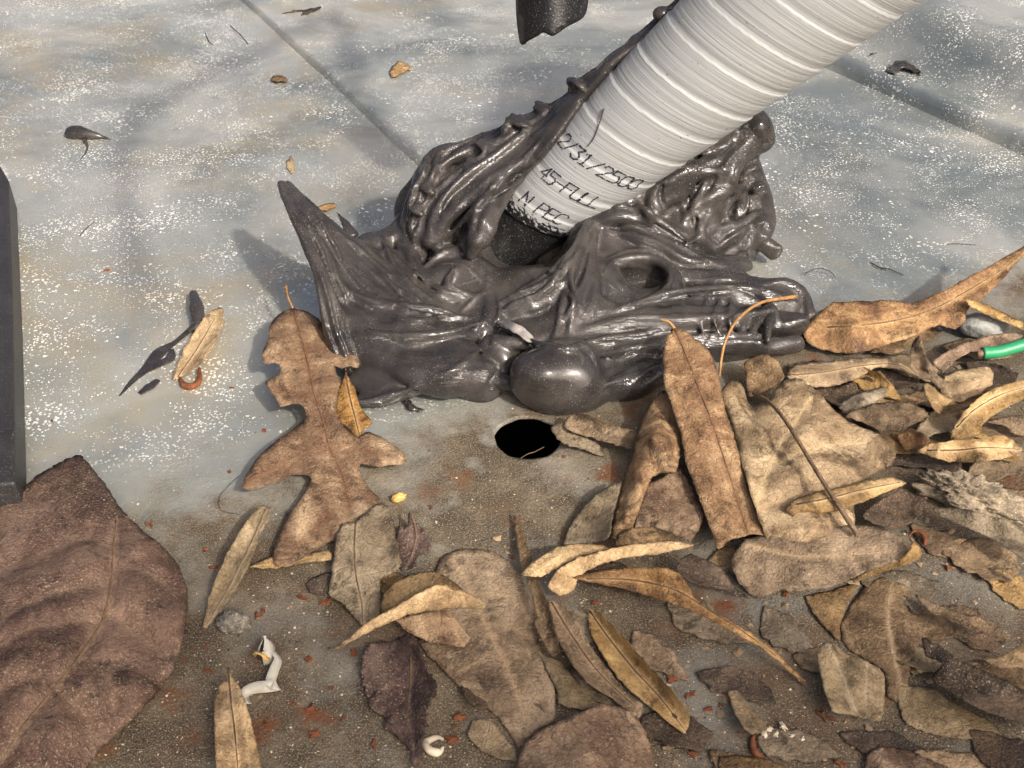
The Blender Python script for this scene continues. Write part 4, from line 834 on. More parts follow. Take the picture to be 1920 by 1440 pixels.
leaf('narrow_leaf', 'orange-brown sickle-shaped leaf with a rolled pale edge', 'z3', [(-60, 195), (60, 165), (200, 150), (330, 150), (400, 170), (440, 220), (470, 280), (530, 330), (640, 390), (740, 450), (820, 510), (900, 590), (950, 640), (968, 672), (930, 645), (850, 570), (760, 500), (650, 440), (520, 368), (400, 318), (250, 268), (100, 230)], [(-60, 195, .7), (330, 150, 1.1), (440, 220, 1.1), (250, 268, .5), (640, 400, .8), (820, 520, .5), (968, 672, .1)], 'orange', .08, [[(0, 200), (200, 205), (380, 245), (520, 325), (700, 440), (860, 560)]])
# --- centre right
leaf('long_leaf', 'long oval brown leaf with a straight pale midrib leaning on the sealant', 'z2', [(760, 40), (820, 60), (890, 110), (950, 170), (985, 240), (1005, 320), (1020, 400), (1040, 500), (1070, 580), (1110, 720), (1150, 860), (1190, 980), (1230, 1080), (1260, 1160), (1170, 1160), (1060, 1190), (1000, 1240), (960, 1140), (910, 1000), (860, 870), (820, 760), (790, 600), (740, 440), (705, 340), (700, 200), (715, 110), (740, 60)],
     [(760, 40, 2.5), (700, 200, 2.1), (1000, 300, 1.9), (860, 300, 2.15), (790, 600, 1.5), (1070, 600, 1.45), (930, 600, 1.75), (860, 870, 1.1), (1150, 860, 1.1), (1000, 860, 1.3), (1000, 1240, .7), (1260, 1160, .75)], 'rust_leaf', 0.0, [[(760, 42), (800, 130), (860, 280), (910, 410), (960, 540), (1010, 690), (1060, 840), (1110, 1000), (1160, 1150)], [(880, 340), (960, 330)], [(930, 460), (840, 480)], [(990, 640), (1060, 640)], [(1030, 760), (930, 790)], [(1080, 920), (1160, 900)]],
     petiole=[(690, -2, 2.75), (730, 10, 2.7), (762, 45, 2.5)], pet_r=(.04, .065))
leaf('rolled_leaf', 'leaf rolled into a pinkish tube beside the long oval leaf', 'z2', [(700, 380), (740, 420), (770, 500), (765, 560), (795, 600), (800, 680), (790, 750), (770, 820), (720, 825), (650, 840), (620, 890), (590, 980), (560, 1060), (540, 1120), (470, 1150), (420, 1180), (430, 1100), (460, 960), (490, 850), (530, 730), (570, 600), (590, 520), (640, 440)], [(700, 380, 1.3), (760, 520, 1.1), (800, 700, 1.2), (770, 820, 1.2), (650, 840, .8), (540, 1120, .6), (420, 1180, .2), (490, 850, .4), (590, 520, .7), (650, 640, 1.6), (560, 900, 1.0)], 'rust_leaf', .25, wrinkle=.16, dome_w=.9,
     extra=[('z2', [(610, 900), (700, 845), (790, 800), (835, 860), (880, 960), (925, 1060), (850, 1195), (740, 1150), (640, 1115), (545, 1125)], [(610, 900, .6), (790, 800, .8), (925, 1060, .6), (740, 1000, .5), (545, 1125, .4)], 'rust_leaf', .05)])
leaf('broad_leaf', 'broad tan sunlit leaf, buckled, under the long brown stalk', 'F', [(1352, 735), (1372, 713), (1392, 722), (1405, 760), (1440, 752), (1452, 730), (1475, 712), (1500, 710), (1535, 735), (1560, 765), (1590, 790), (1640, 812), (1680, 845), (1672, 870), (1645, 885), (1610, 905), (1600, 930), (1600, 985), (1520, 1015), (1440, 1015), (1400, 900), (1375, 820)],
     [(1372, 713, 1.1), (1405, 760, 1.0), (1480, 715, 1.1), (1590, 790, 1.0), (1680, 845, .9), (1500, 820, 1.75), (1440, 880, 1.25), (1560, 920, 1.3), (1440, 1010, .8), (1600, 985, .8)], 'tan', .08, [[(1400, 1000), (1430, 900), (1470, 820), (1520, 745)], [(1440, 880), (1520, 840), (1620, 830)], [(1420, 950), (1500, 930), (1590, 930)]], wrinkle=.24, midrib=False, puff=.18)
leaf('broad_leaf', 'broad shaded brown leaf with a light curled-up rim and pointed end', 'F', [(1370, 1050), (1400, 1010), (1470, 1000), (1560, 988), (1620, 985), (1680, 1000), (1712, 1030), (1690, 1050), (1640, 1066), (1600, 1086), (1555, 1102), (1500, 1108), (1460, 1108), (1420, 1122), (1385, 1092)],
     [(1370, 1050, .5), (1400, 1010, .75), (1560, 988, 1.0), (1712, 1030, 1.0), (1600, 1086, .55), (1420, 1122, .15), (1500, 1050, .6)], 'brown', 0.0, [[(1400, 1020), (1480, 1040), (1580, 1040), (1700, 1030)]], midrib=False, wrinkle=.12,  # the brown blade colour stands in for shade on this leaf
     extra=[('F', [(1598, 1087), (1640, 1064), (1690, 1046), (1708, 1028), (1712, 1015), (1728, 1030), (1724, 1048), (1690, 1062), (1640, 1078), (1606, 1092)], [(1600, 1088, .6), (1640, 1066, .8), (1710, 1020, 1.3), (1725, 1045, 1.0), (1640, 1078, .5)], 'tan', .02)])
leaf('small_leaf', 'small plain brown leaf standing between the twig and the tan leaf', 'F', [(1395, 682), (1415, 668), (1440, 665), (1460, 680), (1471, 706), (1460, 722), (1430, 738), (1404, 742)], [(1395, 682, .9), (1440, 665, 1.2), (1471, 706, 1.0), (1404, 742, .5)], 'brown', .05)
leaf('long_leaf', 'big orange-brown leaf with a long tapering tail at the sealant tip', 'z1', [(295, 510), (310, 470), (380, 400), (450, 350), (500, 350), (600, 345), (720, 340), (840, 355), (930, 330), (1040, 280), (1150, 220), (1280, 150), (1440, 55), (1530, 0), (1530, 50), (1440, 105), (1340, 220), (1240, 320), (1170, 360), (1140, 410), (1130, 460), (1080, 490), (1000, 470), (940, 490), (860, 530), (760, 560), (700, 585), (600, 610), (480, 615), (370, 590), (310, 555)],
     [(295, 510, .5), (450, 350, .9), (600, 345, 1.0), (560, 480, 1.15), (480, 615, .25), (700, 585, .35), (840, 355, 1.1), (940, 490, .6), (1130, 460, .7), (1040, 280, 1.6), (1240, 320, 1.5), (1280, 150, 2.2), (1530, 20, 3.0)], 'orange', .08, [[(420, 480), (600, 470), (800, 440), (960, 390), (1060, 340), (1200, 260), (1340, 170), (1500, 40)]], wrinkle=.1)
leaf('narrow_leaf', 'flat tan leaf lying below the big orange-brown one', 'z1', [(205, 740), (240, 680), (350, 665), (500, 650), (620, 640), (720, 640), (800, 665), (870, 710), (900, 745), (830, 725), (760, 695), (680, 690), (620, 720), (540, 760), (450, 785), (330, 790)], .55, 'tan', .22, [[(215, 730), (400, 715), (600, 680), (780, 675), (890, 740)]])
leaf('curled_leaf', 'small brown leaf curled upright like a claw', 'z1', [(850, 610), (860, 560), (895, 518), (920, 580), (950, 660), (990, 720), (1022, 760), (1000, 800), (950, 752), (880, 730), (850, 680)], [(895, 518, 1.6), (850, 640, 1.0), (940, 690, 1.3), (1022, 760, .7), (880, 730, .6)], 'brown', .2, wrinkle=.1)
leaf('narrow_leaf', 'pinkish tan leaf lying behind the cut green wire', 'z1', [(970, 655), (1040, 605), (1110, 570), (1180, 545), (1260, 520), (1340, 510), (1400, 508), (1435, 530), (1380, 570), (1300, 582), (1200, 605), (1150, 615), (1090, 650), (1020, 717), (985, 690)], [(970, 655, .9), (1110, 580, 1.0), (1300, 540, .8), (1435, 530, .7), (1020, 717, .6)], 'rust_leaf', .15)
leaf('narrow_leaf', 'dusty tan leaf piece in front of the cut green wire', 'z1', [(1000, 800), (1020, 740), (1080, 710), (1160, 690), (1250, 683), (1282, 720), (1270, 780), (1200, 830), (1100, 872), (1020, 845)], .55, 'tan', .3)
leaf('curled_leaf', 'small pale folded leaf beneath the claw-shaped one', 'z1', [(915, 772), (950, 775), (1000, 820), (1100, 880), (1025, 892), (1000, 932), (960, 890), (930, 830)], [(915, 772, 1.1), (1000, 850, 1.2), (1100, 880, .7), (1000, 932, .6)], 'tan', .1)
leaf('narrow_leaf', 'arched grey-tan leaf with a bent-down end above the snapped leaf', 'z1', [(1055, 1060), (1080, 990), (1130, 920), (1200, 850), (1300, 790), (1440, 758), (1470, 800), (1450, 840), (1360, 895), (1280, 940), (1225, 990), (1212, 1042), (1100, 1062)], [(1055, 1060, .45), (1130, 920, 1.3), (1300, 800, 1.5), (1450, 800, 1.1), (1225, 990, .9), (1212, 1042, .5)], 'tan', .15, [[(1090, 1000), (1180, 910), (1320, 830), (1450, 790)]])
leaf('leaf_fragment', 'brown leaf corner with a torn tip under the arched leaf', 'z1', [(1240, 972), (1340, 945), (1440, 935), (1500, 960), (1500, 1040), (1400, 1042), (1340, 995), (1300, 985)], [(1240, 972, .8), (1440, 935, 1.0), (1400, 1042, .5), (1500, 1040, .5)], 'brown', .08)
leaf('narrow_leaf', 'light tan spear-shaped leaf with a pale pointed tip in the heap', 'z1', [(890, 1125), (940, 1090), (1040, 1072), (1200, 1060), (1330, 1040), (1400, 1080), (1432, 1122), (1340, 1162), (1200, 1182), (1080, 1182), (980, 1160)], [(890, 1125, .85), (1000, 1120, 1.2), (1200, 1120, 1.25), (1432, 1122, .9), (1080, 1182, .7)], 'tan', .15, [[(940, 1120), (1100, 1118), (1250, 1105), (1420, 1115)]])
leaf('narrow_leaf', 'dark leaf half hidden below the flat tan leaf', 'z1', [(340, 800), (480, 790), (600, 745), (680, 700), (780, 720), (900, 755), (860, 790), (730, 800), (640, 840), (470, 890)], .35, 'dark', .12)
leaf('narrow_leaf', 'grey-brown blunt leaf beside the dark hollow in the heap', 'z1', [(470, 885), (560, 830), (680, 795), (735, 795), (700, 850), (620, 900), (520, 932)], [(470, 885, .5), (600, 850, 1.0), (735, 795, .7), (520, 932, .45)], 'grey', .12)
leaf('crumpled_leaf', 'brown leaf with a torn ragged hole in the heap', 'z1', [(500, 940), (620, 890), (760, 868), (870, 880), (945, 920), (920, 962), (830, 1002), (770, 1020), (720, 1040), (640, 990)], [(500, 940, .8), (760, 868, .95), (945, 920, .8), (700, 940, 1.2), (720, 1040, .8)], 'brown', .08, wrinkle=.2, jag=1.6)
leaf('small_leaf', 'small brown leaf folded to a point under the ragged leaf', 'z1', [(780, 1042), (850, 1008), (930, 1038), (952, 1080), (900, 1100), (820, 1117)], [(780, 1042, .55), (930, 1038, .9), (820, 1117, .5)], 'rust_leaf', .15)
leaf('narrow_leaf', 'tan pod-like leaf with a pale beak crossed by the brown stalk', 'z1', [(200, 1420), (260, 1370), (350, 1340), (500, 1310), (640, 1275), (760, 1262), (832, 1290), (740, 1332), (600, 1390), (480, 1430), (330, 1462), (240, 1462)], [(200, 1425, 1.3), (350, 1390, 1.7), (600, 1330, 1.5), (832, 1290, .9), (330, 1460, 1.1)], 'tan', .15, [[(260, 1400), (420, 1370), (600, 1325), (800, 1285)]])
leaf('broad_leaf', 'dark flat leaf piece beside the pod-like tan leaf', 'z6', [(560, 480), (650, 390), (840, 290), (960, 320), (1065, 342), (1030, 400), (1020, 470), (940, 540), (840, 582), (740, 570), (620, 530)], [(560, 480, .8), (840, 290, .8), (1060, 345, .9), (840, 580, .45)], 'dark', .08)
leaf('narrow_leaf', 'grey-tan leaf slanting below the lichen-crusted bark', 'z6', [(1100, 430), (1250, 418), (1420, 440), (1680, 520), (1820, 620), (1840, 840), (1700, 745), (1550, 655), (1400, 585), (1200, 505)], [(1100, 430, .6), (1420, 440, 1.1), (1680, 520, 1.2), (1840, 840, .5), (1550, 655, .55)], 'grey', .12)
leaf('oval_leaf', 'round dusty brown leaf stuck flat to the sheet', 'z3', [(1115, 400), (1150, 330), (1220, 230), (1290, 190), (1360, 170), (1410, 210), (1440, 290), (1520, 320), (1600, 370), (1655, 430), (1600, 462), (1520, 470), (1480, 462), (1440, 520), (1420, 600), (1400, 740), (1320, 720), (1300, 600), (1200, 540), (1150, 510), (1120, 460)], .05, 'brown', .28, [[(1350, 180), (1320, 330), (1340, 500), (1390, 700)], [(1325, 320), (1420, 350), (1600, 420)]], midrib=False)
leaf('narrow_leaf', 'curled narrow leaf lying on the round dusty leaf', 'z3', [(1440, 268), (1540, 310), (1640, 350), (1730, 368), (1772, 410), (1745, 442), (1700, 425), (1620, 392), (1500, 342)], [(1440, 268, .35), (1640, 370, .75), (1772, 410, .5)], 'brown', .12)
leaf('folded_leaf', 'folded grey-brown leaf beside the round dusty leaf', 'z3', [(1010, 540), (1040, 480), (1090, 482), (1130, 522), (1230, 560), (1300, 610), (1310, 700), (1290, 822), (1180, 802), (1080, 780), (1040, 680)], [(1010, 540, .6), (1090, 482, .9), (1130, 560, .55), (1230, 560, .8), (1310, 700, .4), (1180, 800, .15), (1180, 680, .6)], 'grey', .15, [[(1060, 490), (1110, 600), (1180, 780)], [(1230, 565), (1220, 680), (1230, 800)]], midrib=False)
leaf('small_leaf', 'small speckled leaf tucked against the round dusty leaf', 'z3', [(960, 275), (1080, 250), (1200, 205), (1150, 300), (1112, 400), (1110, 472), (1060, 430), (1000, 360)], .08, 'brown', .15)
leaf('small_leaf', 'small greyish pointed leaf next to the pale grit', 'z3', [(620, 692), (660, 688), (720, 760), (780, 820), (792, 862), (720, 882), (680, 840), (640, 770)], .1, 'grey', .2)
leaf('narrow_leaf', 'dark mottled leaf lying above the sickle-shaped leaf', 'z3', [(390, 150), (450, 90), (530, 118), (590, 150), (625, 200), (655, 240), (722, 290), (650, 268), (600, 245), (520, 232), (430, 200)], [(390, 150, .8), (530, 118, .9), (722, 290, .15), (520, 232, .45)], 'dark', .12)
leaf('narrow_leaf', 'tan leaf tip lying on bare metal near the round dusty leaf', 'z3', [(1230, 972), (1300, 935), (1400, 950), (1520, 1000), (1620, 1045), (1620, 1100), (1230, 1100)], .15, 'rust_leaf', .2)
leaf('narrow_leaf', 'long brown strip of leaf with a split end in the dirt', 'z3', [(1470, 455), (1560, 500), (1640, 560), (1740, 600), (1850, 650), (1960, 720), (1960, 860), (1860, 820), (1700, 760), (1600, 700), (1510, 640), (1560, 570), (1490, 540)], [(1470, 455, .7), (1560, 570, .8), (1510, 640, .2), (1740, 680, .6), (1960, 790, .3)], 'dark', .15, wrinkle=.14)
leaf('small_leaf', 'tan leaf corner jutting over the long split strip', 'z3', [(1735, 552), (1820, 540), (1900, 495), (1960, 500), (1960, 600), (1900, 590), (1800, 588)], [(1735, 552, .8), (1900, 495, 1.2), (1960, 600, .8)], 'tan', .08)
leaf('small_leaf', 'brown leaf edge poking out below the pale grit', 'z3', [(580, 982), (680, 975), (800, 990), (890, 1035), (880, 1080), (600, 1080)], .1, 'brown', .18)
leaf('narrow_leaf', 'ribbon of brown leaf looping over the pale pointed tip', 'z2', [(75, 1440), (130, 1350), (230, 1290), (360, 1250), (500, 1220), (640, 1200), (780, 1195), (872, 1215), (780, 1242), (640, 1268), (500, 1284), (380, 1314), (280, 1362), (238, 1400), (225, 1455), (150, 1490)], [(110, 1460, .5), (130, 1350, 1.1), (360, 1250, 1.3), (640, 1210, 1.2), (872, 1215, .9), (640, 1268, .85), (280, 1362, .8), (225, 1455, .35)], 'tan', .06, wrinkle=.05)
leaf('narrow_leaf', 'dull brown leaf blade leaning beside the rolled tube leaf', 'z2', [(160, 1217), (200, 1110), (270, 1010), (350, 930), (475, 868), (455, 960), (425, 1080), (410, 1172), (330, 1202), (230, 1212)], [(160, 1217, .2), (270, 1010, .25), (475, 868, .6), (410, 1172, .7)], 'grey', .15)
leaf('small_leaf', 'small brown leaf lapping the foot of the rolled tube leaf', 'z2', [(438, 1212), (470, 1150), (530, 1122), (640, 1118), (740, 1150), (805, 1192), (700, 1197), (600, 1217), (520, 1228)], [(438, 1212, .8), (530, 1122, 1.2), (740, 1150, 1.0), (600, 1217, .8)], 'brown', .1)
leaf('leaf_fragment', 'torn brown leaf scrap curling into the drilled hole', 'z2', [(93, 572), (150, 552), (200, 600), (260, 622), (340, 660), (382, 742), (300, 712), (230, 692), (180, 672), (130, 642)], [(93, 572, .15), (150, 552, .4), (260, 640, .3), (382, 742, .05)], 'grey', .08, jag=1.5)
leaf('narrow_leaf', 'shaded tan leaf pointing from the drilled hole towards the rolled leaf', 'z2', [(165, 572), (190, 520), (260, 500), (380, 545), (480, 585), (570, 600), (535, 695), (440, 672), (330, 642), (230, 612)], [(165, 572, .45), (380, 560, .7), (570, 640, .45), (330, 642, .3)], 'brown', .12)
leaf('narrow_leaf', 'thin tan strip leaf lying across the orange leaf tail', 'z1', [(1138, 330), (1200, 343), (1300, 388), (1440, 458), (1500, 490), (1500, 525), (1440, 497), (1330, 452), (1220, 402), (1160, 372)], [(1138, 330, 1.6), (1300, 410, 1.3), (1500, 500, .9)], 'tan', .05)
leaf('leaf_fragment', 'tan leaf sliver with a sealant-smeared end on bare metal', 'z5', [(965, 690), (1000, 600), (1060, 480), (1110, 400), (1170, 320), (1250, 290), (1255, 380), (1220, 470), (1160, 580), (1080, 640), (1000, 692)], [(965, 690, .1), (1110, 400, .35), (1250, 290, .7), (1160, 580, .5)], 'tan', .1, [[(1000, 680), (1110, 520), (1210, 350)]])
leaf('leaf_fragment', 'flat orange wood-like chip lying behind the sealant horn', 'F', [(588, 390), (605, 384), (628, 380), (630, 386), (612, 394), (597, 398)], .08, 'orange', .05)
leaf('leaf_fragment', 'tiny pale leaf chip alone on the upper sheet', 'F', [(730, 132), (745, 115), (760, 118), (772, 128), (752, 138), (735, 145)], .15, 'tan', .12, jag=1.2)
leaf('leaf_fragment', 'tiny yellowed leaf spot near the sealant horn tip', 'F', [(537, 303), (545, 293), (552, 300), (553, 316), (546, 326), (538, 314)], .06, 'tan', .02)

# ------------------------------------------------------------------ bits and pieces lying about
def tube(name, label, cat, pts, r, mat, n=40, seg=8, group=None, flat=1.0):
    V, F = tube_geo(pts, r, n, seg, flat); c = V.mean(0); c[2] = 0
    return tag(mesh_obj(name, V, F, M[mat], origin=c), label, cat, group)

tube('leaf_stalk', 'thin dark leaf stalk arching over the broad tan leaf', 'stalk', PX((1412, 738, 1.7), (1440, 752, 2.1), (1475, 792, 2.3), (1530, 882, 2.1), (1580, 960, 1.6), (1609, 1003, 1.05)), [.05, .06, .07, .07, .08, .10], 'stem')
tube('bent_twig', 'bent orange twig resting on the glossy sealant tail', 'twig', PX((1349, 705, .9), (1353, 670, 1.5), (1362, 635, 2.0), (1385, 597, 2.3), (1428, 567, 2.1), (1492, 556, 1.6)), [.045, .05, .05, .055, .06, .085], 'twig')

wire = empty('green_wire', at(1880, 660)); tag(wire, 'cut end of a bright green insulated wire', 'wire')
wp = PX((1843, 662, .75), (1870, 660, .8), (1900, 652, .9), (1960, 632, 1.1), (2060, 590, 1.0))
V, F = tube_geo(wp, .23, 40, 14); mesh_obj('jacket', V, F, M['green'], wire)
V, F = tube_geo(PX((1832, 663, .73), (1838, 663, .74), (1850, 662, .76)), [.12, .15, .16], 8, 10); mesh_obj('conductor', V, F, M['copper'], wire)

blk = [at(53, 975), at(44, 640), at(33, 395), at(18, 368), at(-6, 356), at(-420, 330), at(-420, 1010)]
nb = len(blk); BH = 1.6
bv = [p + np.array([0, 0, -.02]) for p in blk] + [p + np.array([0, 0, BH]) for p in blk]
bf = [list(range(nb))[::-1], list(range(nb, 2 * nb))] + [[k, (k + 1) % nb, nb + (k + 1) % nb, nb + k] for k in range(nb)]
o = mesh_obj('rubber_block', bv, bf, M['block'], origin=at(0, 700), smooth=False); tag(o, 'matt black block edge standing on the sheet beside the big leaf', 'block')
bm_ = o.modifiers.new('bevel', 'BEVEL'); bm_.width = .0012; bm_.segments = 3

# black strip hanging over the pipe, with the cable it is tied to (the cable throws the arched shadow)
fl = empty('hanging_strip', at(1035, 300)); tag(fl, 'torn black plastic strip hanging down above the pipe', 'strip')
def flap(px, py): return at_depth(px, py, 44 - 1.2 * math.cos((px - 1035) / 45) + (py / 90) * .6)
fo = catmull([(962, -120), (966, -60), (969, 0), (971, 40), (978, 82), (990, 76), (1006, 68), (1018, 61), (1030, 66), (1040, 66), (1062, 50), (1092, 32), (1101, 0), (1104, -60), (1100, -120)], 70)
fp = [Vector(p) for p in fo.tolist()] + [Vector((x, y)) for x in range(975, 1100, 12) for y in range(-110, 80, 12) if inside(np.array([[x, y]], float), fo)[0] and poly_dist(np.array([[x, y]], float), np.vstack([fo, fo[:1]]))[0] > 5]
rs_ = delaunay_2d_cdt(fp, [], [list(range(70))], 1, 1e-5)
o = mesh_obj('torn_flap', [flap(v[0], v[1]) for v in rs_[0]], [list(f) for f in rs_[2]], M['black'], fl); thicken(o, .12)
# the strip and the cable it is tied to run up towards the light, out of the picture; the cable throws the arched shadow
sp0 = at_depth(1034, -70, 43.0)
def lifted(px, py, k): return at(px, py) + SUNV * k
V, F = tube_geo([sp0 - SUNV * .4, sp0 + SUNV * 1.5, sp0 + SUNV * 14, sp0 + SUNV * 26, lifted(640, 22, 36)], [.9, .8, .6, .5, .5], 40, 12, .5); mesh_obj('strap', V, F, M['black'], fl)
cp = [lifted(px, py, 36) for px, py in ((640, 22), (530, 72), (430, 120), (330, 172), (262, 215), (232, 270), (232, 350), (245, 430))] + [lifted(262, 520, 42), lifted(300, 560, 60)]
V, F = tube_geo(cp, [.50] * 10, 110, 14); mesh_obj('cable', V, F, M['black'], fl)

# rust flakes
def chip(seed, r, t, n=7):
    g = np.random.default_rng(seed); a = np.sort(g.uniform(0, 2 * math.pi, n)); rr = r * g.uniform(.25, 1.1, n)
    top = [(rr[k] * math.cos(a[k]), rr[k] * math.sin(a[k]) * .8, t * g.uniform(.4, 1.3)) for k in range(n)]; bot = [(x * 1.05, y * 1.05, -.01) for x, y, z in top]
    V = np.array(top + bot + [(0, 0, t * g.uniform(.6, 1.6))]); F = [[k, (k + 1) % n, 2 * n] for k in range(n)] + [[n + k, n + (k + 1) % n, (k + 1) % n, k] for k in range(n)] + [[n + k for k in range(n)][::-1]]
    me = bpy.data.meshes.new('chip'); me.from_pydata((V * CM).tolist(), [], F); return me
chips = [chip(k, .15, .055, 9 + k % 4) for k in range(7)]
for me in chips: me.materials.append(M['rust'])
RUST = [(200, 507), (435, 727), (495, 808), (508, 852), (430, 885), (97, 790), (283, 983), (382, 1032), (400, 1065), (363, 1215), (387, 1210), (348, 1237), (493, 1147), (482, 1155), (567, 1123), (588, 1112), (580, 1237), (550, 1320), (500, 1360), (587, 1377), (585, 1330), (390, 1260), (809, 952), (961, 1046), (851, 1361), (849, 1387), (665, 1222), (644, 1346), (1119, 1132), (1205, 1218), (1258, 1273), (1292, 1303), (1405, 1265), (1412, 1200), (1540, 1342), (1416, 1393), (1420, 1405), (1301, 1414), (1664, 1230), (1576, 1132), (1474, 1115), (1775, 1064), (1809, 1021), (1574, 1433), (1057, 857), (612, 1130), (860, 1345), (1330, 1330), (1350, 1322), (1560, 1350), (700, 1395), (620, 1290)]
for k, (px, py) in enumerate(RUST):
    o = bpy.data.objects.new('rust_flake', chips[k % 7]); COL.objects.link(o); o.location = at(px, py, .01) * CM
    sc = rnd.uniform(.5, 1.35); o.scale = (sc * rnd.uniform(.8, 1.6), sc, sc); o.rotation_euler = (0, 0, rnd.uniform(0, 6.3))
    tag(o, 'small orange-red rust flake lying on the dirty sheet', 'rust flake', 'rust flakes scattered over the sheet')

def band(name, label, cat, pts, w, mat, n=36, lean=.2, parent=None, wv=None):
    """a thin flat ribbon standing on edge along a path"""
    P = catmull(pts, n); T = np.gradient(P, axis=0); T /= np.linalg.norm(T, axis=1)[:, None]
    W = np.interp(np.linspace(0, 1, n), np.linspace(0, 1, len(w)), w) if hasattr(w, '__len__') else np.full(n, w)
    V = []
    for p, t, ww in zip(P, T, W):
        b = np.cross(t, (0, 0, 1.0)); u = np.array([0, 0, 1.0]) * math.cos(lean) + b * math.sin(lean)
        V += [p, p + u * ww * .5, p + u * ww]
    F = [[3 * i + k, 3 * i + k + 1, 3 * i + 4 + k, 3 * i + 3 + k] for i in range(n - 1) for k in (0, 1)]
    if parent is not None: o = mesh_obj(name, V, F, M[mat], parent)
    else: o = tag(mesh_obj(name, V, F, M[mat], origin=np.mean(np.array(pts), 0)), label, cat)
    thicken(o, .02); return o
sh = empty('plastic_shaving', at(505, 1260)); tag(sh, 'curled white plastic shaving with an amber-tinted coil', 'plastic shaving')
band('coil', None, None, PX((476, 1235, .05), (485, 1212, .1), (502, 1200, .15), (515, 1212, .15), (510, 1240, .1), (495, 1248, .05)), [.35, .5, .5, .4], 'shell', parent=sh, lean=.5)
band('amber_end', None, None, PX((470, 1228, .3), (480, 1220, .35), (498, 1226, .3), (508, 1238, .2)), [.25, .3, .25], 'amber', parent=sh, lean=.9)
band('ribbon', None, None, PX((518, 1222, .1), (528, 1240, .08), (522, 1262, .05), (516, 1285, .05), (527, 1293, .05), (505, 1298, .1), (482, 1300, .08), (466, 1306, .05), (472, 1320, .03)), [.2, .3, .32, .32, .25], 'shell', parent=sh, n=50, lean=.9)

def rock(name, label, cat, c, r, mat, seed=1, amp=.18, f=2.0, rot=0.0, sub=4):
    bm = bmesh.new(); bmesh.ops.create_icosphere(bm, subdivisions=sub, radius=1); V = np.array([v.co[:] for v in bm.verts]); F = [[v.index for v in q.verts] for q in bm.faces]; bm.free()
    d = 1 + amp * vnoise(V, f, seed) + amp * .6 * vnoise(V, f * 2.7, seed + 3) + amp * .45 * vnoise(V, f * 6, seed + 5)
    V = V * d[:, None] * np.array(r); cs, sn = math.cos(rot), math.sin(rot); V[:, :2] = V[:, :2] @ np.array([[cs, sn], [-sn, cs]])
    o = mesh_obj(name, V + np.asarray(c), F, M[mat], origin=(c[0], c[1], 0)); return tag(o, label, cat)
rock('pebble', 'speckled dark oval pebble near the plastic shaving', 'pebble', at(437, 1166, .2), (.50, .34, .27), 'stone', 3, .22, 2.4)
rock('pebble', 'smooth grey stone wedged behind the green wire', 'stone', at(1848, 612, .5), (.95, .6, .55), 'gravel', 5, .12, 1.2)
rock('bark_chunk', 'crusty lichen-covered piece of bark among the leaves', 'bark', at(1822, 928, .5), (1.55, .65, .55), 'lichen', 9, .38, 2.3, -.5, 5)
rock('grit_crumb', 'pale yellow crumb on the dust past the drilled hole', 'crumb', at(748, 933, .12), (.24, .15, .15), 'amber', 4, .3, 2.0, .4, 3)
for k, (px, py) in enumerate(((1443, 1366), (1455, 1378), (1468, 1362), (1485, 1380), (1503, 1388), (1432, 1374))):
    o = rock('grit_crumb', 'pale chalky grit crumb in the small cluster beside a greyish pointed leaf', 'crumb', at(px, py, .06), (.10 + .02 * (k % 3), .07, .06), 'grit', k + 11, .6, 2.2, k, 3); o['group'] = 'pale grit cluster'
tube('shell_ring', 'broken white ring of shell below the crumpled purple leaf', 'shell', [at(815, 1400) + np.array([(.25 + .03 * math.sin(3 * a)) * math.cos(a), .22 * math.sin(a), .08 + .05 * math.sin(2 * a)]) for a in np.linspace(.6, 6.1, 12)], [.03, .08, .11, .10, .12, .03], 'grit', 40, 10)
tube('root_fibre', 'short pale brown fibre lying across the rim of the drilled hole', 'fibre', PX((975, 860, .03), (990, 851, .06), (1003, 847, .06), (1020, 838, .05)), [.012, .020, .012], 'stem', 16, 6)
tube('rust_curl', 'curled dark red rust strip beside the tan leaf sliver', 'rust strip', PX((337, 708, .1), (345, 722, .12), (360, 724, .12), (373, 715, .15), (374, 690, .2)), [.06, .13, .12, .12, .05], 'rust', 26, 8)
tube('rust_curl', 'hook-shaped rust curl by the broad shaded leaf', 'rust strip', PX((1703, 1006, .2), (1714, 996, .3), (1727, 998, .3), (1735, 1010, .2), (1733, 1022, .05)), [.02, .05, .08, .09, .04], 'rust', 22, 7)
tube('rust_curl', 'bent orange rust strip below the pale grit crumbs', 'rust strip', PX((1413, 1378, .05), (1410, 1395, .08), (1416, 1412, .08), (1432, 1422, .05)), [.04, .09, .09, .04], 'rust', 22, 7)
for lab, pts, r in (('fine dark hair looped by the oak leaf lobe', ((448, 892, .1), (425, 915, .15), (411, 935, .1), (416, 957, .1), (450, 965, .05)), .012),
                    ('dark curved thread beyond the sealant tail', ((1507, 516, .1), (1522, 506, .3), (1545, 504, .3), (1562, 514, .15), (1566, 522, .05)), .025),
                    ('short straight dark hair on the flecked sheet', ((148, 443, .03), (162, 428, .08), (177, 416, .04)), .02),
                    ('knotted dark fibre on the bluish sheet', ((1632, 492, .04), (1650, 502, .1), (1668, 505, .12), (1695, 516, .05)), .035),
                    ('fine thread crossing the foot of the broad grey metal', ((1775, 458, .04), (1795, 457, .06), (1830, 459, .04)), .02),
                    ('curled dark thread near the upper seam', ((385, 62, .04), (392, 78, .08), (400, 85, .05)), .03),
                    ('dark tuft of thread by the upper seam', ((432, 48, .04), (445, 60, .2), (455, 70, .1), (465, 82, .04)), .035)):
    tube('thread', lab, 'thread', PX(*pts), [r * .6, r, r * .5], 'thread', 24, 5)
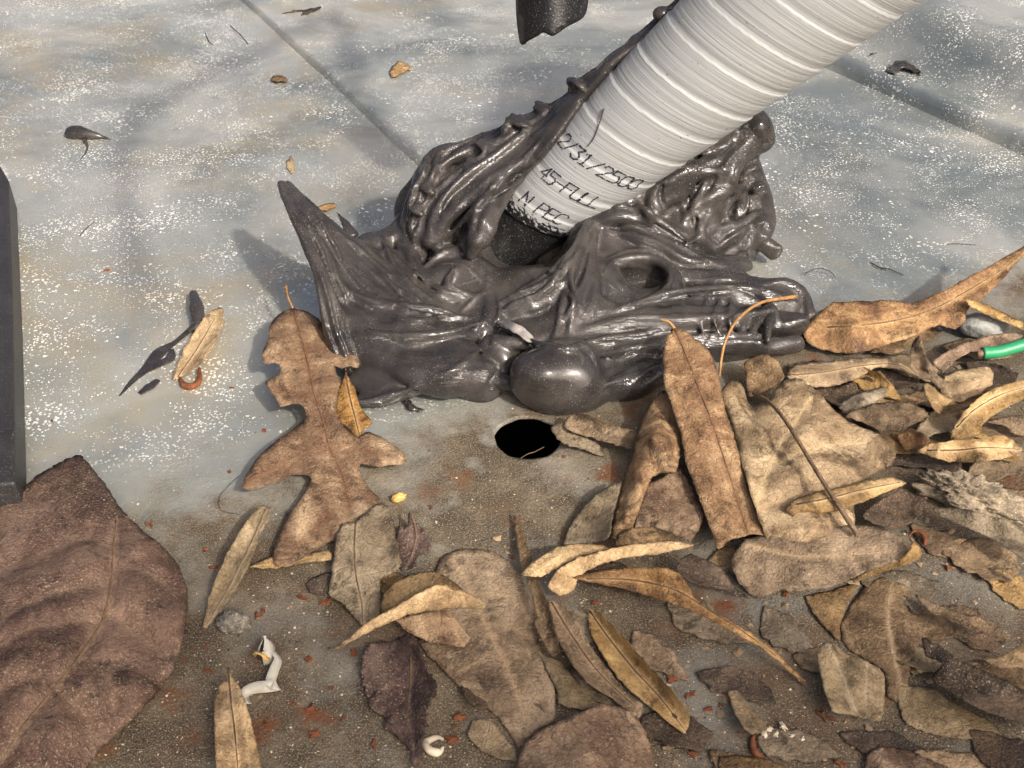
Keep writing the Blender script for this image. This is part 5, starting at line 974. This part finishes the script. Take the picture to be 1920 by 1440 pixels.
tube('thread', 'dark hair stuck on the white tape above the lettering', 'thread', [on_pipe(np.array(a), np.array(b), .06) for a, b in ((7.55, -.62), (7.2, -.5), (6.6, -.34), (6.15, -.30))], [.03, .022, .015], 'thread', 24, 5)

# stray dabs of sealant
def drip(label, c, r, tails, seed):
    bm = bmesh.new(); bmesh.ops.create_icosphere(bm, subdivisions=4, radius=1); V = np.array([v.co[:] for v in bm.verts]); F = [[v.index for v in q.verts] for q in bm.faces]; bm.free()
    V = V * np.array(r) * (1 + .12 * vnoise(V, 1.3, seed))[:, None] + c; V[:, 2] = np.maximum(V[:, 2], -.02)
    for pts, rad in tails:
        tv, tf = tube_geo(PX(*pts), rad, 18, 8); F += [[i + len(V) for i in f] for f in tf]; V = np.vstack([V, tv])
    tag(mesh_obj('sealant_dab', V, F, M['sealant'], origin=(c[0], c[1], 0)), label, 'sealant dab')
drip('teardrop dab of grey sealant with thin tails, alone on the sheet', at(143, 250, .2), (.62, .42, .38), [([(136, 248, .22), (156, 251, .24), (178, 254, .2), (192, 257, .12), (207, 261, .05)], [.36, .36, .20, .10, .03]), ([(158, 262, .1), (164, 275, .05), (160, 288, .03), (150, 299, .02)], [.12, .06, .04, .02])], 4)
leaf('sealant_scrap', 'dark dried sealant scrap, folded lengthways, on the raised metal', 'F', [(1636, 98), (1650, 68), (1668, 52), (1684, 52), (1688, 62), (1670, 84), (1650, 96), (1628, 106)], [(1636, 98, .1), (1684, 55, .5), (1660, 75, .45)], 'sealant', .1, cat='sealant scrap', jag=1.2)
leaf('sealant_scrap', 'dark ragged sealant scrap with a split tail on the raised metal', 'F', [(1659, 132), (1672, 118), (1690, 113), (1716, 114), (1722, 124), (1728, 142), (1712, 134), (1696, 128), (1680, 136)], [(1659, 132, .1), (1690, 113, .4), (1728, 142, .1)], 'sealant', .1, cat='sealant scrap', jag=1.6)
leaf('sealant_scrap', 'dark sliver lying across the upper seam', 'F', [(508, 35), (540, 22), (575, 17), (602, 14), (575, 27), (535, 37)], .12, 'dark', .08, cat='scrap', jag=1.0)
leaf('sealant_scrap', 'small dark scrap by the seam foot', 'F', [(506, 150), (515, 142), (530, 142), (540, 150), (525, 153)], .08, 'brown', .05, cat='scrap', jag=1.2)
leaf('sealant_scrap', 'dark torn crumb just before the sealant front edge', 'F', [(758, 752), (768, 750), (776, 760), (798, 770), (778, 772), (764, 766)], .1, 'sealant', .1, cat='sealant scrap', jag=1.2)
sm = empty('sealant_smear', at(320, 660)); tag(sm, 'thin smear of grey sealant dragged across the bare metal', 'sealant smear')
for pts, rad, fl_ in (([(362, 548, .35), (368, 575, .4), (370, 605, .25), (352, 622, .08)], [.16, .3, .26, .12], .6), ([(360, 615, .1), (330, 640, .04), (300, 660, .03), (275, 690, .02), (248, 715, .02), (224, 742, .02)], [.15, .12, .30, .22, .13, .03], .12), ([(322, 655, .04), (318, 672, .05), (296, 684, .05), (270, 700, .03)], [.1, .22, .2, .06], .14), ([(296, 712, .04), (280, 725, .06), (262, 738, .03)], [.12, .22, .12], .2)):
    V, F = tube_geo(PX(*pts), rad, 28, 10, fl_); mesh_obj('smear_strand', V, F, M['sealant'], sm)
# pale dried skin peeling off the ball of sealant
V, F, A_ = blade_geo([(932, 604), (948, 600), (972, 608), (992, 622), (1003, 640), (990, 642), (968, 626), (945, 614)], [(932, 604, 1.7), (965, 612, 2.2), (1003, 640, 1.9)], .05, (), .05, 91)
M['skin'] = mat_plain('dried_sealant_skin', (.22, .20, .185), .6, .35, 300, .5)
o = mesh_obj('dried_skin', V, F, M['skin'], SEAL, attrs=A_); thicken(o, .04); o['label'] = 'pale dried strip of sealant skin'

# leaf crumbs and grit: too many and too small to count
def crumbs(name, label, n, region, size, mat, seed, lift=.0):
    g = np.random.default_rng(seed); V, F = [], []
    for k in range(n):
        px, py = region(g); c = at(px, py, 0); 
        if np.hypot(c[0] - HOLE[0], c[1] - HOLE[1]) < HOLE_R + .1: continue
        c[2] = lift; r = size[0] * (size[1] / size[0]) ** (g.random() ** 2.2)
        a = g.uniform(0, 6.28); i = len(V); m = 4 + int(g.integers(0, 3)); el = g.uniform(.4, 1)
        for j in range(m):
            w = 6.283 * j / m + g.uniform(-.4, .4); x, y = r * math.cos(w), r * el * math.sin(w)
            V.append(c + np.array([x * math.cos(a) - y * math.sin(a), x * math.sin(a) + y * math.cos(a), r * g.uniform(.05, .45)]))
        V.append(c + np.array([0, 0, r * g.uniform(.2, .55)]))
        F += [[i + j, i + (j + 1) % m, i + m] for j in range(m)]
    o = mesh_obj(name, V, F, M[mat], smooth=False); tag(o, label, kind='stuff'); return o
def front(g):
    while True:
        px, py = g.uniform(-20, 1940), g.uniform(700, 1450)
        if py > 1120 - .28 * px + g.normal(0, 90) and py > 690: return px, py
crumbs('leaf_crumbs', 'fine brown leaf crumbs scattered over the dirt', 3600, front, (.015, .075), 'crumb', 5)
crumbs('dark_crumbs', 'fine dark dirt crumbs scattered over the dirt', 2400, front, (.012, .05), 'thread', 6)
crumbs('pale_grit', 'fine pale grit scattered over the dirt', 2600, front, (.012, .05), 'grit', 7)

def right_front(g):
    while True:
        px, py = g.uniform(900, 1940), g.uniform(680, 1450)
        if py > 1560 - .55 * px + g.normal(0, 60): return px, py
crumbs('leaf_shreds', 'brown shreds of broken leaf strewn among the litter', 700, right_front, (.04, .20), 'shred', 8)

# ------------------------------------------------------------------ unseen leafy twig added overhead, behind the viewer's shoulder, to dapple the near leaves with shade
def shade_twig():
    root = empty('added_shade_twig', at(960, 1300) + SUNV * 95); tag(root, 'unseen leafy twig added overhead to shade the near leaves', 'twig')
    base = [(-14, -14), (-8, -15), (0, -13), (6, -14.5), (13, -13), (20, -12)]
    pts = [np.array([x, y, 0]) + SUNV * (92 + 2 * math.sin(x)) for x, y in base]
    V, F = tube_geo(pts, [.5, .4, .3], 60, 8); mesh_obj('stem', V, F, M['stem'], root)
    me = None
    for x, y, sz, an, dd in SHADE:
        c = np.array([x, y, 0]) + SUNV * (88 + dd)
        if me is None:
            n = 16; t = np.linspace(0, 1, n); w = .26 * np.sin(math.pi * t ** .85)
            vv = [(tt - .5, s_ * ww, .08 * math.sin(3 * tt)) for tt, ww in zip(t, w) for s_ in (-1, 0, 1)]
            ff = [[3 * i + k, 3 * i + k + 1, 3 * i + 4 + k, 3 * i + 3 + k] for i in range(n - 1) for k in (0, 1)]
            me = bpy.data.meshes.new('leaf'); me.from_pydata((np.array(vv) * CM).tolist(), [], ff); me.materials.append(M['brown'])
        o = bpy.data.objects.new('leaf', me); COL.objects.link(o); o.parent = root
        o.location = (c - np.array(root.location) / CM) * CM; o.scale = (sz, sz, sz)
        q = Vector(SUNV).to_track_quat('Z', 'Y').to_euler(); o.rotation_euler = (q.x + rnd.uniform(-.4, .4), q.y + rnd.uniform(-.4, .4), q.z + an)
_g = np.random.default_rng(21); SHADE = []
for k in range(46):
    x = _g.uniform(-17, 17); y = _g.uniform(-20, -10.8)
    SHADE.append((x, y, _g.uniform(4.5, 8.5), _g.uniform(0, 6.28), _g.uniform(-6, 6)))
for x, y in ((9.5, -4.5), (12.5, -5.5), (14, -3), (10.5, -6.5), (7.6, -7.0)): SHADE.append((x, y, 4.0, x, 0))
shade_twig()
